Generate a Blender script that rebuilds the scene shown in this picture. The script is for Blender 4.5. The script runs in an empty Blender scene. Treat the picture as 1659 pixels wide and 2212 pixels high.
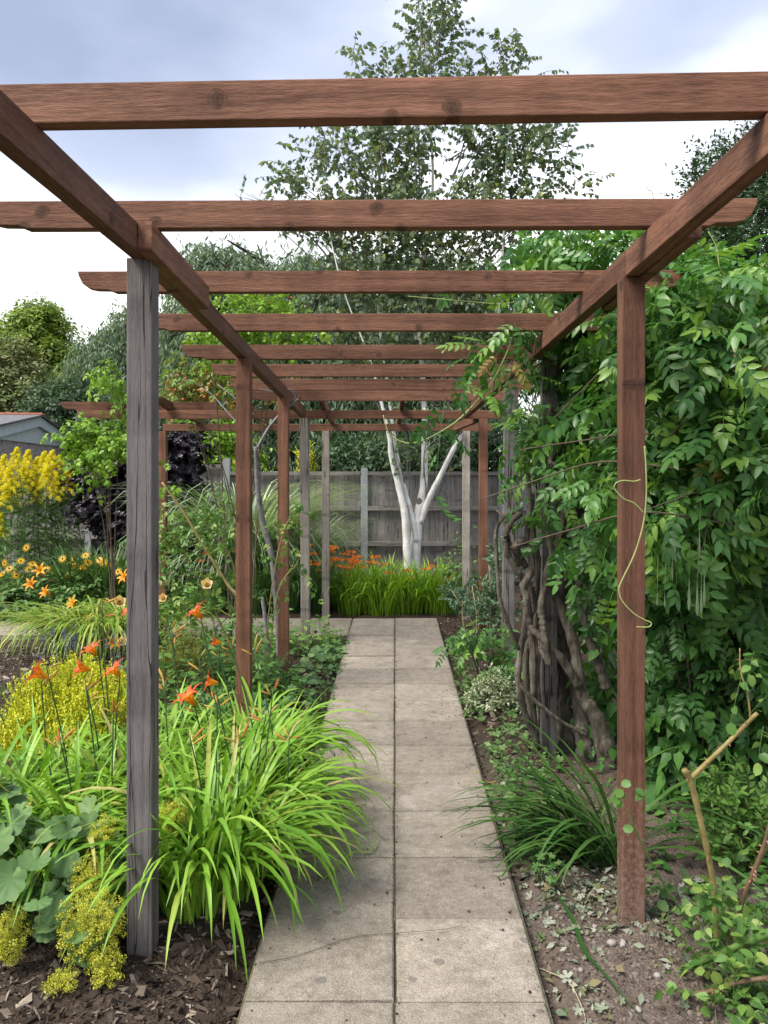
import bpy, bmesh, math, random
import numpy as np
from mathutils import Matrix, Vector

R = math.radians
sc = bpy.context.scene
COL = sc.collection

# ------------------------------------------------------------------ camera
CAM_H = 1.567
FPX = 1740.0            # focal length in pixels of a 1659 px wide picture
cam_d = bpy.data.cameras.new('camera')
cam = bpy.data.objects.new('camera', cam_d)
COL.objects.link(cam)
cam.location = (0, 0, CAM_H)
cam.rotation_euler = (R(90), 0, 0)
cam_d.sensor_fit = 'HORIZONTAL'
cam_d.sensor_width = 36.0
cam_d.lens = 36.0 * FPX / 1659.0
cam_d.shift_x = -23.5 / 1659.0
cam_d.shift_y = -85.0 / 1659.0
cam_d.clip_start = 0.05
cam_d.clip_end = 2000
sc.camera = cam

# ------------------------------------------------------------------ sky
SUN_EL, SUN_AZ = 55.0, -60.0      # sun high, behind and to the left of the camera
w = bpy.data.worlds.new('World')
sc.world = w
w.use_nodes = True
nt = w.node_tree
nt.nodes.clear()


def N(t, typ, **kw):
    n = t.nodes.new(typ)
    for k, v in kw.items():
        if k in n.bl_rna.properties:
            setattr(n, k, v)
        else:
            n.inputs[k].default_value = v
    return n


def ramp(t, stops, interp='LINEAR'):
    n = t.nodes.new('ShaderNodeValToRGB')
    cr = n.color_ramp
    cr.interpolation = interp
    while len(cr.elements) < len(stops):
        cr.elements.new(0.5)
    for e, (p, c) in zip(cr.elements, stops):
        e.position = p
        e.color = (*c, 1) if len(c) == 3 else c
    return n


def math_n(t, op, a=None, b=None, c=None):
    n = t.nodes.new('ShaderNodeMath')
    n.operation = op
    for i, v in enumerate((a, b, c)):
        if v is None:
            continue
        if isinstance(v, (int, float)):
            n.inputs[i].default_value = v
        else:
            t.links.new(v, n.inputs[i])
    return n.outputs[0]


def mixc(t, fac, a, b, mode='MIX'):
    n = t.nodes.new('ShaderNodeMix')
    n.data_type = 'RGBA'
    n.blend_type = mode
    for sock, v in ((0, fac), (6, a), (7, b)):
        if isinstance(v, (int, float)):
            n.inputs[sock].default_value = v
        elif isinstance(v, tuple):
            n.inputs[sock].default_value = (*v, 1)
        else:
            t.links.new(v, n.inputs[sock])
    return n.outputs[2]


sky = N(nt, 'ShaderNodeTexSky', sky_type='NISHITA', sun_disc=False)
sky.sun_elevation = R(SUN_EL)
sky.sun_rotation = R(180 + SUN_AZ)
tc = N(nt, 'ShaderNodeTexCoord')
mp = N(nt, 'ShaderNodeMapping')
mp.inputs['Scale'].default_value = (1.0, 1.0, 2.3)
mp.inputs['Location'].default_value = (5.1, 1.3, 0.62)
nt.links.new(tc.outputs['Generated'], mp.inputs[0])
n1 = N(nt, 'ShaderNodeTexNoise', Scale=2.0, Detail=5.0, Roughness=0.45, Distortion=0.15)
nt.links.new(mp.outputs[0], n1.inputs['Vector'])
sep = N(nt, 'ShaderNodeSeparateXYZ')
nt.links.new(tc.outputs['Generated'], sep.inputs[0])
el = math_n(nt, 'MULTIPLY_ADD', sep.outputs[2], 2.3, -0.78)     # thicker cloud higher up
el = math_n(nt, 'MINIMUM', el, 0.24)
fac = math_n(nt, 'MULTIPLY_ADD', n1.outputs[0], 1.35, -0.17)
fac = math_n(nt, 'ADD', fac, el)
cl = ramp(nt, [(0.20, (9.2, 9.2, 9.2)), (0.40, (7.0, 7.2, 7.7)), (0.60, (3.9, 4.35, 5.5)), (0.85, (2.35, 2.75, 3.85))])
nt.links.new(fac, cl.inputs[0])
skymix = mixc(nt, 0.93, sky.outputs[0], cl.outputs[0])
bg = N(nt, 'ShaderNodeBackground', Strength=0.1)
nt.links.new(skymix, bg.inputs[0])
wo = N(nt, 'ShaderNodeOutputWorld')
nt.links.new(bg.outputs[0], wo.inputs[0])

# ------------------------------------------------------------------ sun through cloud
sun_d = bpy.data.lights.new('sun', 'SUN')
sun_d.energy = 3.6
sun_d.angle = R(28)
sun_d.color = (1.0, 0.93, 0.82)
sun = bpy.data.objects.new('sun', sun_d)
COL.objects.link(sun)
_a, _e = R(SUN_AZ), R(SUN_EL)
sd = Vector((math.sin(_a) * math.cos(_e), -math.cos(_a) * math.cos(_e), math.sin(_e)))
sun.rotation_euler = sd.to_track_quat('Z', 'Y').to_euler()
sun.location = (-3, -4, 12)

sc.view_settings.view_transform = 'Standard'
sc.view_settings.look = 'None'
sc.view_settings.exposure = 1.0
sc.view_settings.gamma = 1.0
sc.view_settings.use_curve_mapping = False
sc.cycles.max_bounces = 6
sc.cycles.diffuse_bounces = 3
sc.cycles.glossy_bounces = 2
sc.cycles.transmission_bounces = 4
sc.cycles.use_denoising = True

# ------------------------------------------------------------------ helpers


def P(x, y, z):
    """measured picture point (1659 wide) at a known distance -> world metres"""
    return np.array([(x - 853.0) / FPX * z, z, CAM_H - (y - 1021.0) / FPX * z])


def nrm(v):
    return v / np.maximum(np.linalg.norm(v, axis=-1, keepdims=True), 1e-9)


class T:
    """a template shape: vertices, faces, uv per vertex"""

    def __init__(self, V, F, UV=None):
        self.V = np.asarray(V, float).reshape(-1, 3)
        self.loops = np.array([i for f in F for i in f], dtype=np.int32)
        self.sizes = np.array([len(f) for f in F], dtype=np.int32)
        self.UV = np.zeros((len(self.V), 2)) if UV is None else np.asarray(UV, float).reshape(-1, 2)
        self.F = F
        self.cache = {}

    def moved(self, M):
        V = self.V @ M[:3, :3].T + M[:3, 3]
        return T(V, self.F, self.UV)


def merge(ts):
    V, F, U, o = [], [], [], 0
    for t in ts:
        V.append(t.V)
        U.append(t.UV)
        F += [tuple(i + o for i in f) for f in t.F]
        o += len(t.V)
    return T(np.vstack(V), F, np.vstack(U))


def raw_mesh(name, V, loops, sizes, UVv, var=None, smooth=True):
    me = bpy.data.meshes.new(name)
    me.vertices.add(len(V))
    me.vertices.foreach_set('co', np.ascontiguousarray(V, np.float32).ravel())
    me.loops.add(len(loops))
    me.loops.foreach_set('vertex_index', loops.astype(np.int32))
    me.polygons.add(len(sizes))
    st = np.zeros(len(sizes), np.int32)
    st[1:] = np.cumsum(sizes)[:-1]
    me.polygons.foreach_set('loop_start', st)
    me.polygons.foreach_set('use_smooth', np.full(len(sizes), smooth, bool))
    uvl = me.uv_layers.new(name='UVMap')
    uvl.data.foreach_set('uv', np.ascontiguousarray(UVv[loops], np.float32).ravel())
    if var is not None:
        at = me.attributes.new('var', 'FLOAT', 'POINT')
        at.data.foreach_set('value', var.astype(np.float32))
    me.update(calc_edges=True)
    return me


def t_mesh(t, name, mat, smooth=True):
    k = (mat.name if mat else None, smooth)
    if k not in t.cache:
        me = raw_mesh(name, t.V, t.loops, t.sizes, t.UV, None, smooth)
        if mat:
            me.materials.append(mat)
        t.cache[k] = me
    return t.cache[k]


def joined(name, items, mat, off=(0, 0, 0), rng=None, smooth=True):
    """items: list of (T, mats[k,4,4]) -> one mesh"""
    rng = rng or np.random.default_rng(1)
    Vs, Ls, Ss, Us, Va, o = [], [], [], [], [], 0
    for t, M in items:
        k = len(M)
        if k == 0:
            continue
        n = len(t.V)
        V = np.einsum('kij,nj->kni', M[:, :3, :3], t.V) + M[:, None, :3, 3]
        Vs.append(V.reshape(-1, 3))
        Ls.append((t.loops[None, :] + (np.arange(k) * n)[:, None] + o).ravel())
        Ss.append(np.tile(t.sizes, k))
        Us.append(np.tile(t.UV, (k, 1)))
        Va.append(np.repeat(rng.random(k), n))
        o += n * k
    V = np.vstack(Vs) - np.asarray(off)[None, :]
    me = raw_mesh(name, V, np.concatenate(Ls), np.concatenate(Ss), np.vstack(Us), np.concatenate(Va), smooth)
    if mat:
        me.materials.append(mat)
    return me


def tag(o, label=None, cat=None, group=None, kind=None):
    if label:
        o['label'] = label
    if cat:
        o['category'] = cat
    if group:
        o['group'] = group
    if kind:
        o['kind'] = kind
    return o


def thing(name, label, cat, loc, group=None):
    o = bpy.data.objects.new(name, None)
    o.empty_display_size = 0.1
    COL.objects.link(o)
    o.location = tuple(float(v) for v in loc)
    return tag(o, label, cat, group)


def off_of(parent):
    v = np.zeros(3)
    while parent is not None:
        v = v + np.array(parent.location)
        parent = parent.parent
    return v


def link(name, me, parent=None, M=None):
    o = bpy.data.objects.new(name, me)
    COL.objects.link(o)
    if parent is not None:
        o.parent = parent
    if M is not None:
        M = np.array(M, float)
        if parent is not None:
            M = M.copy()
            M[:3, 3] -= off_of(parent)
        o.matrix_basis = Matrix(M.tolist())
    return o


def part(name, t, mat, parent, smooth=True, label=None):
    """template in world coordinates -> one mesh part of parent"""
    loc = off_of(parent) if parent is not None else np.zeros(3)
    me = raw_mesh(name, t.V - loc, t.loops, t.sizes, t.UV, None, smooth)
    me.materials.append(mat)
    o = link(name, me, parent)
    if label:
        o['label'] = label
    return o


def stuffpart(name, items, mat, parent, rng=None, smooth=True):
    items = [(t, M) for t, M in items if len(M)]
    if not items:
        return None
    me = joined(name, items, mat, off_of(parent) if parent is not None else (0, 0, 0), rng, smooth)
    o = link(name, me, parent)
    o['kind'] = 'stuff'
    return o


def in_view(p):
    y = np.maximum(p[:, 1], 0.2)
    px = 853 + p[:, 0] / y * FPX
    py = 1021 - (p[:, 2] - CAM_H) / y * FPX
    return (px > -30) & (px < 1690) & (py > -30) & (py < 2240) & (p[:, 1] > 0.3)


def pieces(parent, name, tmpls, M, mat, limit, rng, rest='foliage', smooth=True):
    """k pieces: the `limit` largest in view as objects, the rest one stuff part"""
    k = len(M)
    which = rng.integers(0, len(tmpls), k)
    p = M[:, :3, 3]
    size = np.linalg.norm(M[:, :3, 1], axis=1) / np.linalg.norm(p - np.array([0, 0, CAM_H]), axis=1)
    size = np.where(in_view(p), size, 0)
    order = np.argsort(-size)
    top = order[:limit]
    top = top[size[top] > 0]
    for i in top:
        link(name, t_mesh(tmpls[which[i]], name, mat, smooth), parent, M[i])
    mask = np.ones(k, bool)
    mask[top] = False
    stuffpart(rest, [(t, M[mask & (which == j)]) for j, t in enumerate(tmpls)], mat, parent, rng, smooth)


def frames(pos, yd, nh, s):
    pos, yd, nh = np.broadcast_arrays(np.asarray(pos, float), np.asarray(yd, float), np.asarray(nh, float))
    y = nrm(yd)
    x = np.cross(y, nh)
    bad = np.linalg.norm(x, axis=-1) < 1e-4
    if bad.any():
        x[bad] = np.cross(y[bad], np.array([0.3, 0.9, 0.1]))
    x = nrm(x)
    z = np.cross(x, y)
    s = np.broadcast_to(np.asarray(s, float), pos.shape[:-1])
    M = np.zeros(pos.shape[:-1] + (4, 4))
    M[..., :3, 0] = x * s[..., None]
    M[..., :3, 1] = y * s[..., None]
    M[..., :3, 2] = z * s[..., None]
    M[..., :3, 3] = pos
    M[..., 3, 3] = 1
    return M


def rotz_frames(pos, ang, s, tilt=None):
    """stand a template up at pos, turned by ang about z"""
    k = len(pos)
    M = np.zeros((k, 4, 4))
    c, sn = np.cos(ang), np.sin(ang)
    s = np.broadcast_to(np.asarray(s, float), (k,))
    M[:, 0, 0] = c * s
    M[:, 0, 1] = -sn * s
    M[:, 1, 0] = sn * s
    M[:, 1, 1] = c * s
    M[:, 2, 2] = s
    M[:, :3, 3] = pos
    M[:, 3, 3] = 1
    return M


def crom(pts, n=6):
    pts = np.asarray(pts, float)
    q = np.vstack([2 * pts[0] - pts[1], pts, 2 * pts[-1] - pts[-2]])
    out = []
    for i in range(1, len(q) - 2):
        for t in np.linspace(0, 1, n, endpoint=False):
            a, b, c, d = q[i - 1:i + 3]
            out.append(0.5 * (2 * b + (c - a) * t + (2 * a - 5 * b + 4 * c - d) * t * t + (3 * b - a - 3 * c + d) * t ** 3))
    out.append(pts[-1])
    return np.array(out)


def tubes(Pts, Rad, sides=4):
    """S polylines (S,M,3) with radii (S,M) -> V, loops, sizes, uv"""
    Pts = np.asarray(Pts, float)
    Rad = np.asarray(Rad, float)
    S, M, _ = Pts.shape
    tan = np.gradient(Pts, axis=1)
    tan = nrm(tan)
    up = np.where(np.abs(tan[:, :1, 2:3]) > 0.9, np.array([1.0, 0.1, 0]), np.array([0, 0.05, 1.0]))
    a = nrm(np.cross(tan, np.broadcast_to(up, tan.shape)))
    b = np.cross(tan, a)
    th = np.linspace(0, 2 * np.pi, sides, endpoint=False)
    V = Pts[:, :, None] + Rad[:, :, None, None] * (np.cos(th)[None, None, :, None] * a[:, :, None] + np.sin(th)[None, None, :, None] * b[:, :, None])
    idx = np.arange(S * M * sides).reshape(S, M, sides)
    q = np.stack([idx[:, :-1], np.roll(idx, -1, 2)[:, :-1], np.roll(idx, -1, 2)[:, 1:], idx[:, 1:]], -1).reshape(-1, 4)
    loops = q.ravel()
    sizes = np.full(len(q), 4, np.int32)
    uv = np.zeros((S, M, sides, 2))
    uv[..., 0] = th / 6.283
    uv[..., 1] = np.linspace(0, 1, M)[None, :, None]
    return V.reshape(-1, 3), loops, sizes, uv.reshape(-1, 2)


def tubepart(name, Pts, Rad, mat, parent, sides=4, stuff=False):
    V, l, s, u = tubes(Pts, Rad, sides)
    me = raw_mesh(name, V - (off_of(parent) if parent is not None else 0), l, s, u)
    me.materials.append(mat)
    o = link(name, me, parent)
    if stuff:
        o['kind'] = 'stuff'
    return o


def tube(name, pts, r, mat, parent, sides=8, n=6, rng=None, wob=0.0, smooth=True):
    """one smooth tapered stem through pts; r = list of radii or (r0, r1)"""
    p = crom(pts, n) if smooth else np.asarray(pts, float)
    if len(r) == 2:
        rr = np.linspace(r[0], r[1], len(p))
    else:
        rr = np.interp(np.linspace(0, 1, len(p)), np.linspace(0, 1, len(r)), r)
    if rng is not None and wob:
        rr = rr * (1 + wob * rng.normal(size=len(p)))
        p = p + rng.normal(size=p.shape) * (rr * wob * 0.6)[:, None]
    # close the ends
    p = np.vstack([p[0] - (p[1] - p[0]) * 0.01, p, p[-1] + (p[-1] - p[-2]) * 0.01])
    rr = np.concatenate([[rr[0] * 0.05], rr, [rr[-1] * 0.05]])
    return tubepart(name, p[None], rr[None], mat, parent, sides)


# ------------------------------------------------------------------ materials
def new_mat(name):
    m = bpy.data.materials.new(name)
    m.use_nodes = True
    t = m.node_tree
    t.nodes.clear()
    out = t.nodes.new('ShaderNodeOutputMaterial')
    return m, t, out


def bump(t, h, strength, dist=0.01):
    b = N(t, 'ShaderNodeBump', Strength=strength, Distance=dist)
    t.links.new(h, b.inputs['Height'])
    return b.outputs[0]


def leaf_mat(name, stops, rough=0.5, trans=0.25, spec=0.35, rib=0.25, tip=None, back=0.0):
    m, t, out = new_mat(name)
    at = N(t, 'ShaderNodeAttribute', attribute_name='var')
    oi = N(t, 'ShaderNodeObjectInfo')
    v = math_n(t, 'FRACT', math_n(t, 'ADD', at.outputs['Fac'], oi.outputs['Random']))
    k = len(stops)
    st = [(i / max(k - 1, 1), c) if not isinstance(c[0], tuple) else (c[1], c[0]) for i, c in enumerate(stops)]
    cr = ramp(t, st)
    t.links.new(v, cr.inputs[0])
    col = cr.outputs[0]
    uv = N(t, 'ShaderNodeUVMap')
    sx = N(t, 'ShaderNodeSeparateXYZ')
    t.links.new(uv.outputs[0], sx.inputs[0])
    if rib:
        ab = math_n(t, 'ABSOLUTE', sx.outputs[0])
        f = math_n(t, 'SUBTRACT', 1.0, math_n(t, 'DIVIDE', ab, 0.16))
        f = math_n(t, 'MAXIMUM', f, 0.0)
        f = math_n(t, 'MULTIPLY', f, rib)
        bright = mixc(t, 1.0, col, (1.5, 1.45, 1.7), 'MULTIPLY')
        col = mixc(t, f, col, bright)
    geo = N(t, 'ShaderNodeNewGeometry')
    no = N(t, 'ShaderNodeTexNoise', Scale=35.0, Detail=2.0)
    t.links.new(geo.outputs['Position'], no.inputs['Vector'])
    col = mixc(t, math_n(t, 'MULTIPLY', no.outputs[0], 0.35), col, mixc(t, 1.0, col, (0.55, 0.6, 0.6), 'MULTIPLY'))
    if tip:
        f = math_n(t, 'MULTIPLY', math_n(t, 'GREATER_THAN', math_n(t, 'MULTIPLY', sx.outputs[1], math_n(t, 'MULTIPLY_ADD', v, 0.16, 0.85)), 0.955), 0.7)
        col = mixc(t, f, col, tip)
    if back:
        bc = mixc(t, 1.0, col, (1 + back, 1 + back, 1 + back * 1.3), 'MULTIPLY')
        col = mixc(t, geo.outputs['Backfacing'], col, bc)
    b = N(t, 'ShaderNodeBsdfPrincipled', Roughness=rough)
    b.inputs['Specular IOR Level'].default_value = spec
    t.links.new(col, b.inputs['Base Color'])
    tr = N(t, 'ShaderNodeBsdfTranslucent')
    tcol = mixc(t, 1.0, col, (1.25, 1.25, 0.6), 'MULTIPLY')
    t.links.new(tcol, tr.inputs[0])
    mx = N(t, 'ShaderNodeMixShader', Fac=trans)
    t.links.new(b.outputs[0], mx.inputs[1])
    t.links.new(tr.outputs[0], mx.inputs[2])
    t.links.new(mx.outputs[0], out.inputs[0])
    return m


def simple_mat(name, c1, c2, scale=8.0, rough=0.7, bmp=0.3, dist=0.005, stretch=None, spec=0.3, detail=5.0, coord='Object'):
    m, t, out = new_mat(name)
    tcn = N(t, 'ShaderNodeTexCoord')
    oi = N(t, 'ShaderNodeObjectInfo')
    mpn = N(t, 'ShaderNodeMapping')
    if stretch:
        mpn.inputs['Scale'].default_value = stretch
    t.links.new(tcn.outputs[coord], mpn.inputs[0])
    cmb = N(t, 'ShaderNodeCombineXYZ')
    o = math_n(t, 'MULTIPLY', oi.outputs['Random'], 37.0)
    for i in range(3):
        t.links.new(o, cmb.inputs[i])
    t.links.new(cmb.outputs[0], mpn.inputs['Location'])
    no = N(t, 'ShaderNodeTexNoise', Scale=scale, Detail=detail, Roughness=0.6)
    t.links.new(mpn.outputs[0], no.inputs['Vector'])
    cr = ramp(t, [(0.3, c1), (0.7, c2)])
    t.links.new(no.outputs[0], cr.inputs[0])
    b = N(t, 'ShaderNodeBsdfPrincipled', Roughness=rough)
    b.inputs['Specular IOR Level'].default_value = spec
    t.links.new(cr.outputs[0], b.inputs['Base Color'])
    if bmp:
        t.links.new(bump(t, no.outputs[0], bmp, dist), b.inputs['Normal'])
    t.links.new(b.outputs[0], out.inputs[0])
    return m


def var_mat(name, stops, rough=0.8, bmp=0.0, scale=60.0, spec=0.2):
    """per-piece colour from the piece's own random value"""
    m, t, out = new_mat(name)
    at = N(t, 'ShaderNodeAttribute', attribute_name='var')
    oi = N(t, 'ShaderNodeObjectInfo')
    v = math_n(t, 'FRACT', math_n(t, 'ADD', at.outputs['Fac'], oi.outputs['Random']))
    k = len(stops)
    cr = ramp(t, [(i / max(k - 1, 1), c) for i, c in enumerate(stops)])
    t.links.new(v, cr.inputs[0])
    geo = N(t, 'ShaderNodeNewGeometry')
    no = N(t, 'ShaderNodeTexNoise', Scale=scale, Detail=3.0)
    t.links.new(geo.outputs['Position'], no.inputs['Vector'])
    col = mixc(t, math_n(t, 'MULTIPLY', no.outputs[0], 0.6), cr.outputs[0], mixc(t, 1.0, cr.outputs[0], (0.4, 0.4, 0.4), 'MULTIPLY'))
    b = N(t, 'ShaderNodeBsdfPrincipled', Roughness=rough)
    b.inputs['Specular IOR Level'].default_value = spec
    t.links.new(col, b.inputs['Base Color'])
    if bmp:
        t.links.new(bump(t, no.outputs[0], bmp, 0.005), b.inputs['Normal'])
    t.links.new(b.outputs[0], out.inputs[0])
    return m


def wood_mat(name, cA, cB, cKnot, grain=1.0, crack=0.0, rough=0.75, knots=True, contrast=1.0, bmp=0.5, splash=False):
    """timber running along the object's local X"""
    m, t, out = new_mat(name)
    tcn = N(t, 'ShaderNodeTexCoord')
    oi = N(t, 'ShaderNodeObjectInfo')
    cmb = N(t, 'ShaderNodeCombineXYZ')
    o = math_n(t, 'MULTIPLY', oi.outputs['Random'], 91.0)
    t.links.new(o, cmb.inputs[0])
    t.links.new(math_n(t, 'MULTIPLY', oi.outputs['Random'], 17.0), cmb.inputs[1])
    add = N(t, 'ShaderNodeVectorMath', operation='ADD')
    t.links.new(tcn.outputs['Object'], add.inputs[0])
    t.links.new(cmb.outputs[0], add.inputs[1])
    base = add.outputs[0]
    # knots
    vo = N(t, 'ShaderNodeTexVoronoi', Scale=3.4, feature='F1')
    ksp = N(t, 'ShaderNodeSeparateXYZ')
    t.links.new(base, ksp.inputs[0])
    kcb = N(t, 'ShaderNodeCombineXYZ')      # a knot runs right through the timber's width
    kn = N(t, 'ShaderNodeTexNoise', Scale=9.0, Detail=2.0)
    t.links.new(base, kn.inputs['Vector'])
    t.links.new(math_n(t, 'ADD', ksp.outputs[0], math_n(t, 'MULTIPLY', kn.outputs[0], 0.03)), kcb.inputs[0])
    t.links.new(math_n(t, 'ADD', ksp.outputs[2], math_n(t, 'MULTIPLY', kn.outputs[0], 0.05)), kcb.inputs[1])
    vo.voronoi_dimensions = '2D'
    t.links.new(kcb.outputs[0], vo.inputs['Vector'])
    kd = vo.outputs['Distance']
    knot = math_n(t, 'SMOOTH_MIN', 1.0, math_n(t, 'DIVIDE', kd, 0.08), 0.1)      # 0 at knot centre -> 1 away
    kinv = math_n(t, 'SUBTRACT', 1.0, knot)
    # growth rings bent by the knots
    mpn = N(t, 'ShaderNodeMapping')
    mpn.inputs['Scale'].default_value = (1.1, 26.0, 26.0)
    t.links.new(base, mpn.inputs[0])
    off = N(t, 'ShaderNodeVectorMath', operation='SCALE')
    t.links.new(vo.outputs['Position'], off.inputs[0])
    t.links.new(math_n(t, 'MULTIPLY', kinv, 1.2 if knots else 0.0), off.inputs['Scale'])
    add2 = N(t, 'ShaderNodeVectorMath', operation='ADD')
    t.links.new(mpn.outputs[0], add2.inputs[0])
    t.links.new(off.outputs[0], add2.inputs[1])
    g1 = N(t, 'ShaderNodeTexNoise', Scale=1.0 * grain, Detail=7.0, Roughness=0.62, Distortion=0.7)
    t.links.new(add2.outputs[0], g1.inputs['Vector'])
    mp2 = N(t, 'ShaderNodeMapping')
    mp2.inputs['Scale'].default_value = (22.0, 170.0, 170.0)
    t.links.new(base, mp2.inputs[0])
    g2 = N(t, 'ShaderNodeTexNoise', Scale=1.0, Detail=4.0, Roughness=0.7)
    t.links.new(mp2.outputs[0], g2.inputs['Vector'])
    big = N(t, 'ShaderNodeTexNoise', Scale=3.2, Detail=3.0)
    t.links.new(base, big.inputs['Vector'])
    g = math_n(t, 'ADD', math_n(t, 'MULTIPLY', g1.outputs[0], 0.6), math_n(t, 'MULTIPLY', g2.outputs[0], 0.4))
    lo, hi = 0.5 - 0.16 / contrast, 0.5 + 0.16 / contrast
    cr = ramp(t, [(lo, cA), (hi, cB)])
    t.links.new(g, cr.inputs[0])
    col = cr.outputs[0]
    blot = math_n(t, 'MULTIPLY_ADD', big.outputs[0], 1.6, -0.45)
    bn = N(t, 'ShaderNodeClamp')
    t.links.new(blot, bn.inputs[0])
    col = mixc(t, math_n(t, 'MULTIPLY', bn.outputs[0], 0.5), col, mixc(t, 1.0, col, (1.35, 1.45, 1.5), 'MULTIPLY'))
    tint = math_n(t, 'MULTIPLY_ADD', oi.outputs['Random'], 0.5, 0.78)
    tv = N(t, 'ShaderNodeCombineXYZ')
    for i in range(3):
        t.links.new(tint, tv.inputs[i])
    col = mixc(t, 1.0, col, tv.outputs[0], 'MULTIPLY')
    # darker bands where the stain soaked in
    mpb = N(t, 'ShaderNodeMapping')
    mpb.inputs['Scale'].default_value = (5.0, 1.2, 1.2)
    t.links.new(base, mpb.inputs[0])
    bb_ = N(t, 'ShaderNodeTexNoise', Scale=1.0, Detail=3.0, Roughness=0.55)
    t.links.new(mpb.outputs[0], bb_.inputs['Vector'])
    bz = ramp(t, [(0.48, (0, 0, 0)), (0.64, (1, 1, 1))])
    t.links.new(bb_.outputs[0], bz.inputs[0])
    col = mixc(t, math_n(t, 'MULTIPLY', bz.outputs[0], 0.45), col, mixc(t, 1.0, col, (0.5, 0.48, 0.48), 'MULTIPLY'))
    if splash:
        sxx = N(t, 'ShaderNodeSeparateXYZ')
        t.links.new(tcn.outputs['Object'], sxx.inputs[0])
        spn = N(t, 'ShaderNodeTexNoise', Scale=60.0, Detail=5.0, Roughness=0.8)
        t.links.new(base, spn.inputs['Vector'])
        lowf = math_n(t, 'MULTIPLY_ADD', sxx.outputs[0], -1.15, 0.98)
        sf = math_n(t, 'ADD', math_n(t, 'MULTIPLY', lowf, 0.30), spn.outputs[0])
        sr = ramp(t, [(0.62, (0, 0, 0)), (0.80, (1, 1, 1))])
        t.links.new(sf, sr.inputs[0])
        col = mixc(t, math_n(t, 'MULTIPLY', sr.outputs[0], 0.55), col, (0.30, 0.24, 0.205))
    h = g
    if knots:
        kf = math_n(t, 'POWER', kinv, 0.8)
        kring = math_n(t, 'MULTIPLY', kf, math_n(t, 'MULTIPLY_ADD', math_n(t, 'SINE', math_n(t, 'MULTIPLY', kd, 190.0)), 0.28, 0.85))
        kc = N(t, 'ShaderNodeClamp')
        t.links.new(math_n(t, 'MULTIPLY', kring, 1.15), kc.inputs[0])
        col = mixc(t, math_n(t, 'MULTIPLY', kc.outputs[0], 0.68), col, cKnot)
    if crack:
        mp3 = N(t, 'ShaderNodeMapping')
        mp3.inputs['Scale'].default_value = (0.55, 16.0, 16.0)
        t.links.new(base, mp3.inputs[0])
        c1 = N(t, 'ShaderNodeTexNoise', Scale=1.3, Detail=3.0, Distortion=0.4)
        t.links.new(mp3.outputs[0], c1.inputs['Vector'])
        cf = math_n(t, 'LESS_THAN', math_n(t, 'ABSOLUTE', math_n(t, 'SUBTRACT', c1.outputs[0], 0.5)), 0.012 * crack)
        col = mixc(t, math_n(t, 'MULTIPLY', cf, 0.85), col, (0.012, 0.011, 0.011))
        h = math_n(t, 'SUBTRACT', g, math_n(t, 'MULTIPLY', cf, 0.8))
    b = N(t, 'ShaderNodeBsdfPrincipled', Roughness=rough)
    b.inputs['Specular IOR Level'].default_value = 0.25
    t.links.new(col, b.inputs['Base Color'])
    t.links.new(bump(t, h, bmp, 0.006), b.inputs['Normal'])
    t.links.new(b.outputs[0], out.inputs[0])
    return m


M_brown = wood_mat('stained_timber', (0.075, 0.033, 0.020), (0.215, 0.103, 0.064), (0.022, 0.010, 0.007), contrast=1.25, bmp=0.9)
M_brown_foot = wood_mat('stained_timber_soiled', (0.075, 0.033, 0.020), (0.215, 0.103, 0.064), (0.022, 0.010, 0.007), contrast=1.25, bmp=0.9, splash=True)
M_grey = wood_mat('weathered_timber', (0.062, 0.055, 0.054), (0.185, 0.168, 0.164), (0.03, 0.028, 0.028), crack=1.0, grain=1.4, contrast=0.9, bmp=0.9)
M_pale = wood_mat('bleached_timber', (0.19, 0.165, 0.145), (0.44, 0.39, 0.345), (0.06, 0.05, 0.045), crack=0.8, grain=1.2, contrast=0.9, bmp=0.6)
M_fence = wood_mat('fence_timber', (0.125, 0.116, 0.105), (0.30, 0.285, 0.26), (0.03, 0.027, 0.025), crack=0.5, contrast=0.8, bmp=0.6)
M_concrete = simple_mat('concrete', (0.22, 0.24, 0.25), (0.34, 0.36, 0.37), scale=9, bmp=0.3)

# ------------------------------------------------------------------ ground
rngG = np.random.default_rng(5)


def vnoise(x, y, s, seed):
    """cheap smooth value noise"""
    x = np.asarray(x) * s
    y = np.asarray(y) * s
    xi, yi = np.floor(x), np.floor(y)
    fx, fy = x - xi, y - yi
    fx = fx * fx * (3 - 2 * fx)
    fy = fy * fy * (3 - 2 * fy)

    def h(a, b):
        v = np.sin(a * 127.1 + b * 311.7 + seed * 74.7) * 43758.5453
        return v - np.floor(v)
    return (h(xi, yi) * (1 - fx) + h(xi + 1, yi) * fx) * (1 - fy) + (h(xi, yi + 1) * (1 - fx) + h(xi + 1, yi + 1) * fx) * fy


def gz(x, y):
    x = np.asarray(x, float)
    y = np.asarray(y, float)
    n = (vnoise(x, y, 1.7, 1) - 0.5) * 0.05 + (vnoise(x, y, 6, 2) - 0.5) * 0.03 + (vnoise(x, y, 19, 3) - 0.5) * 0.016
    far = np.clip((np.hypot(x, y) - 12) / 20, 0, 1)
    z = -0.012 + n * (1 - far)
    onp = ((np.abs(x) < 0.53) & (y < 8.75)) | ((x < 0.53) & (x > -6) & (y > 7.35) & (y < 8.75))
    z = np.where(onp, -0.055, z)
    edge = ((np.abs(x) < 0.62) & (y < 8.8)) & ~onp
    z = np.where(edge, np.minimum(z, -0.012), z)
    return z


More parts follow.
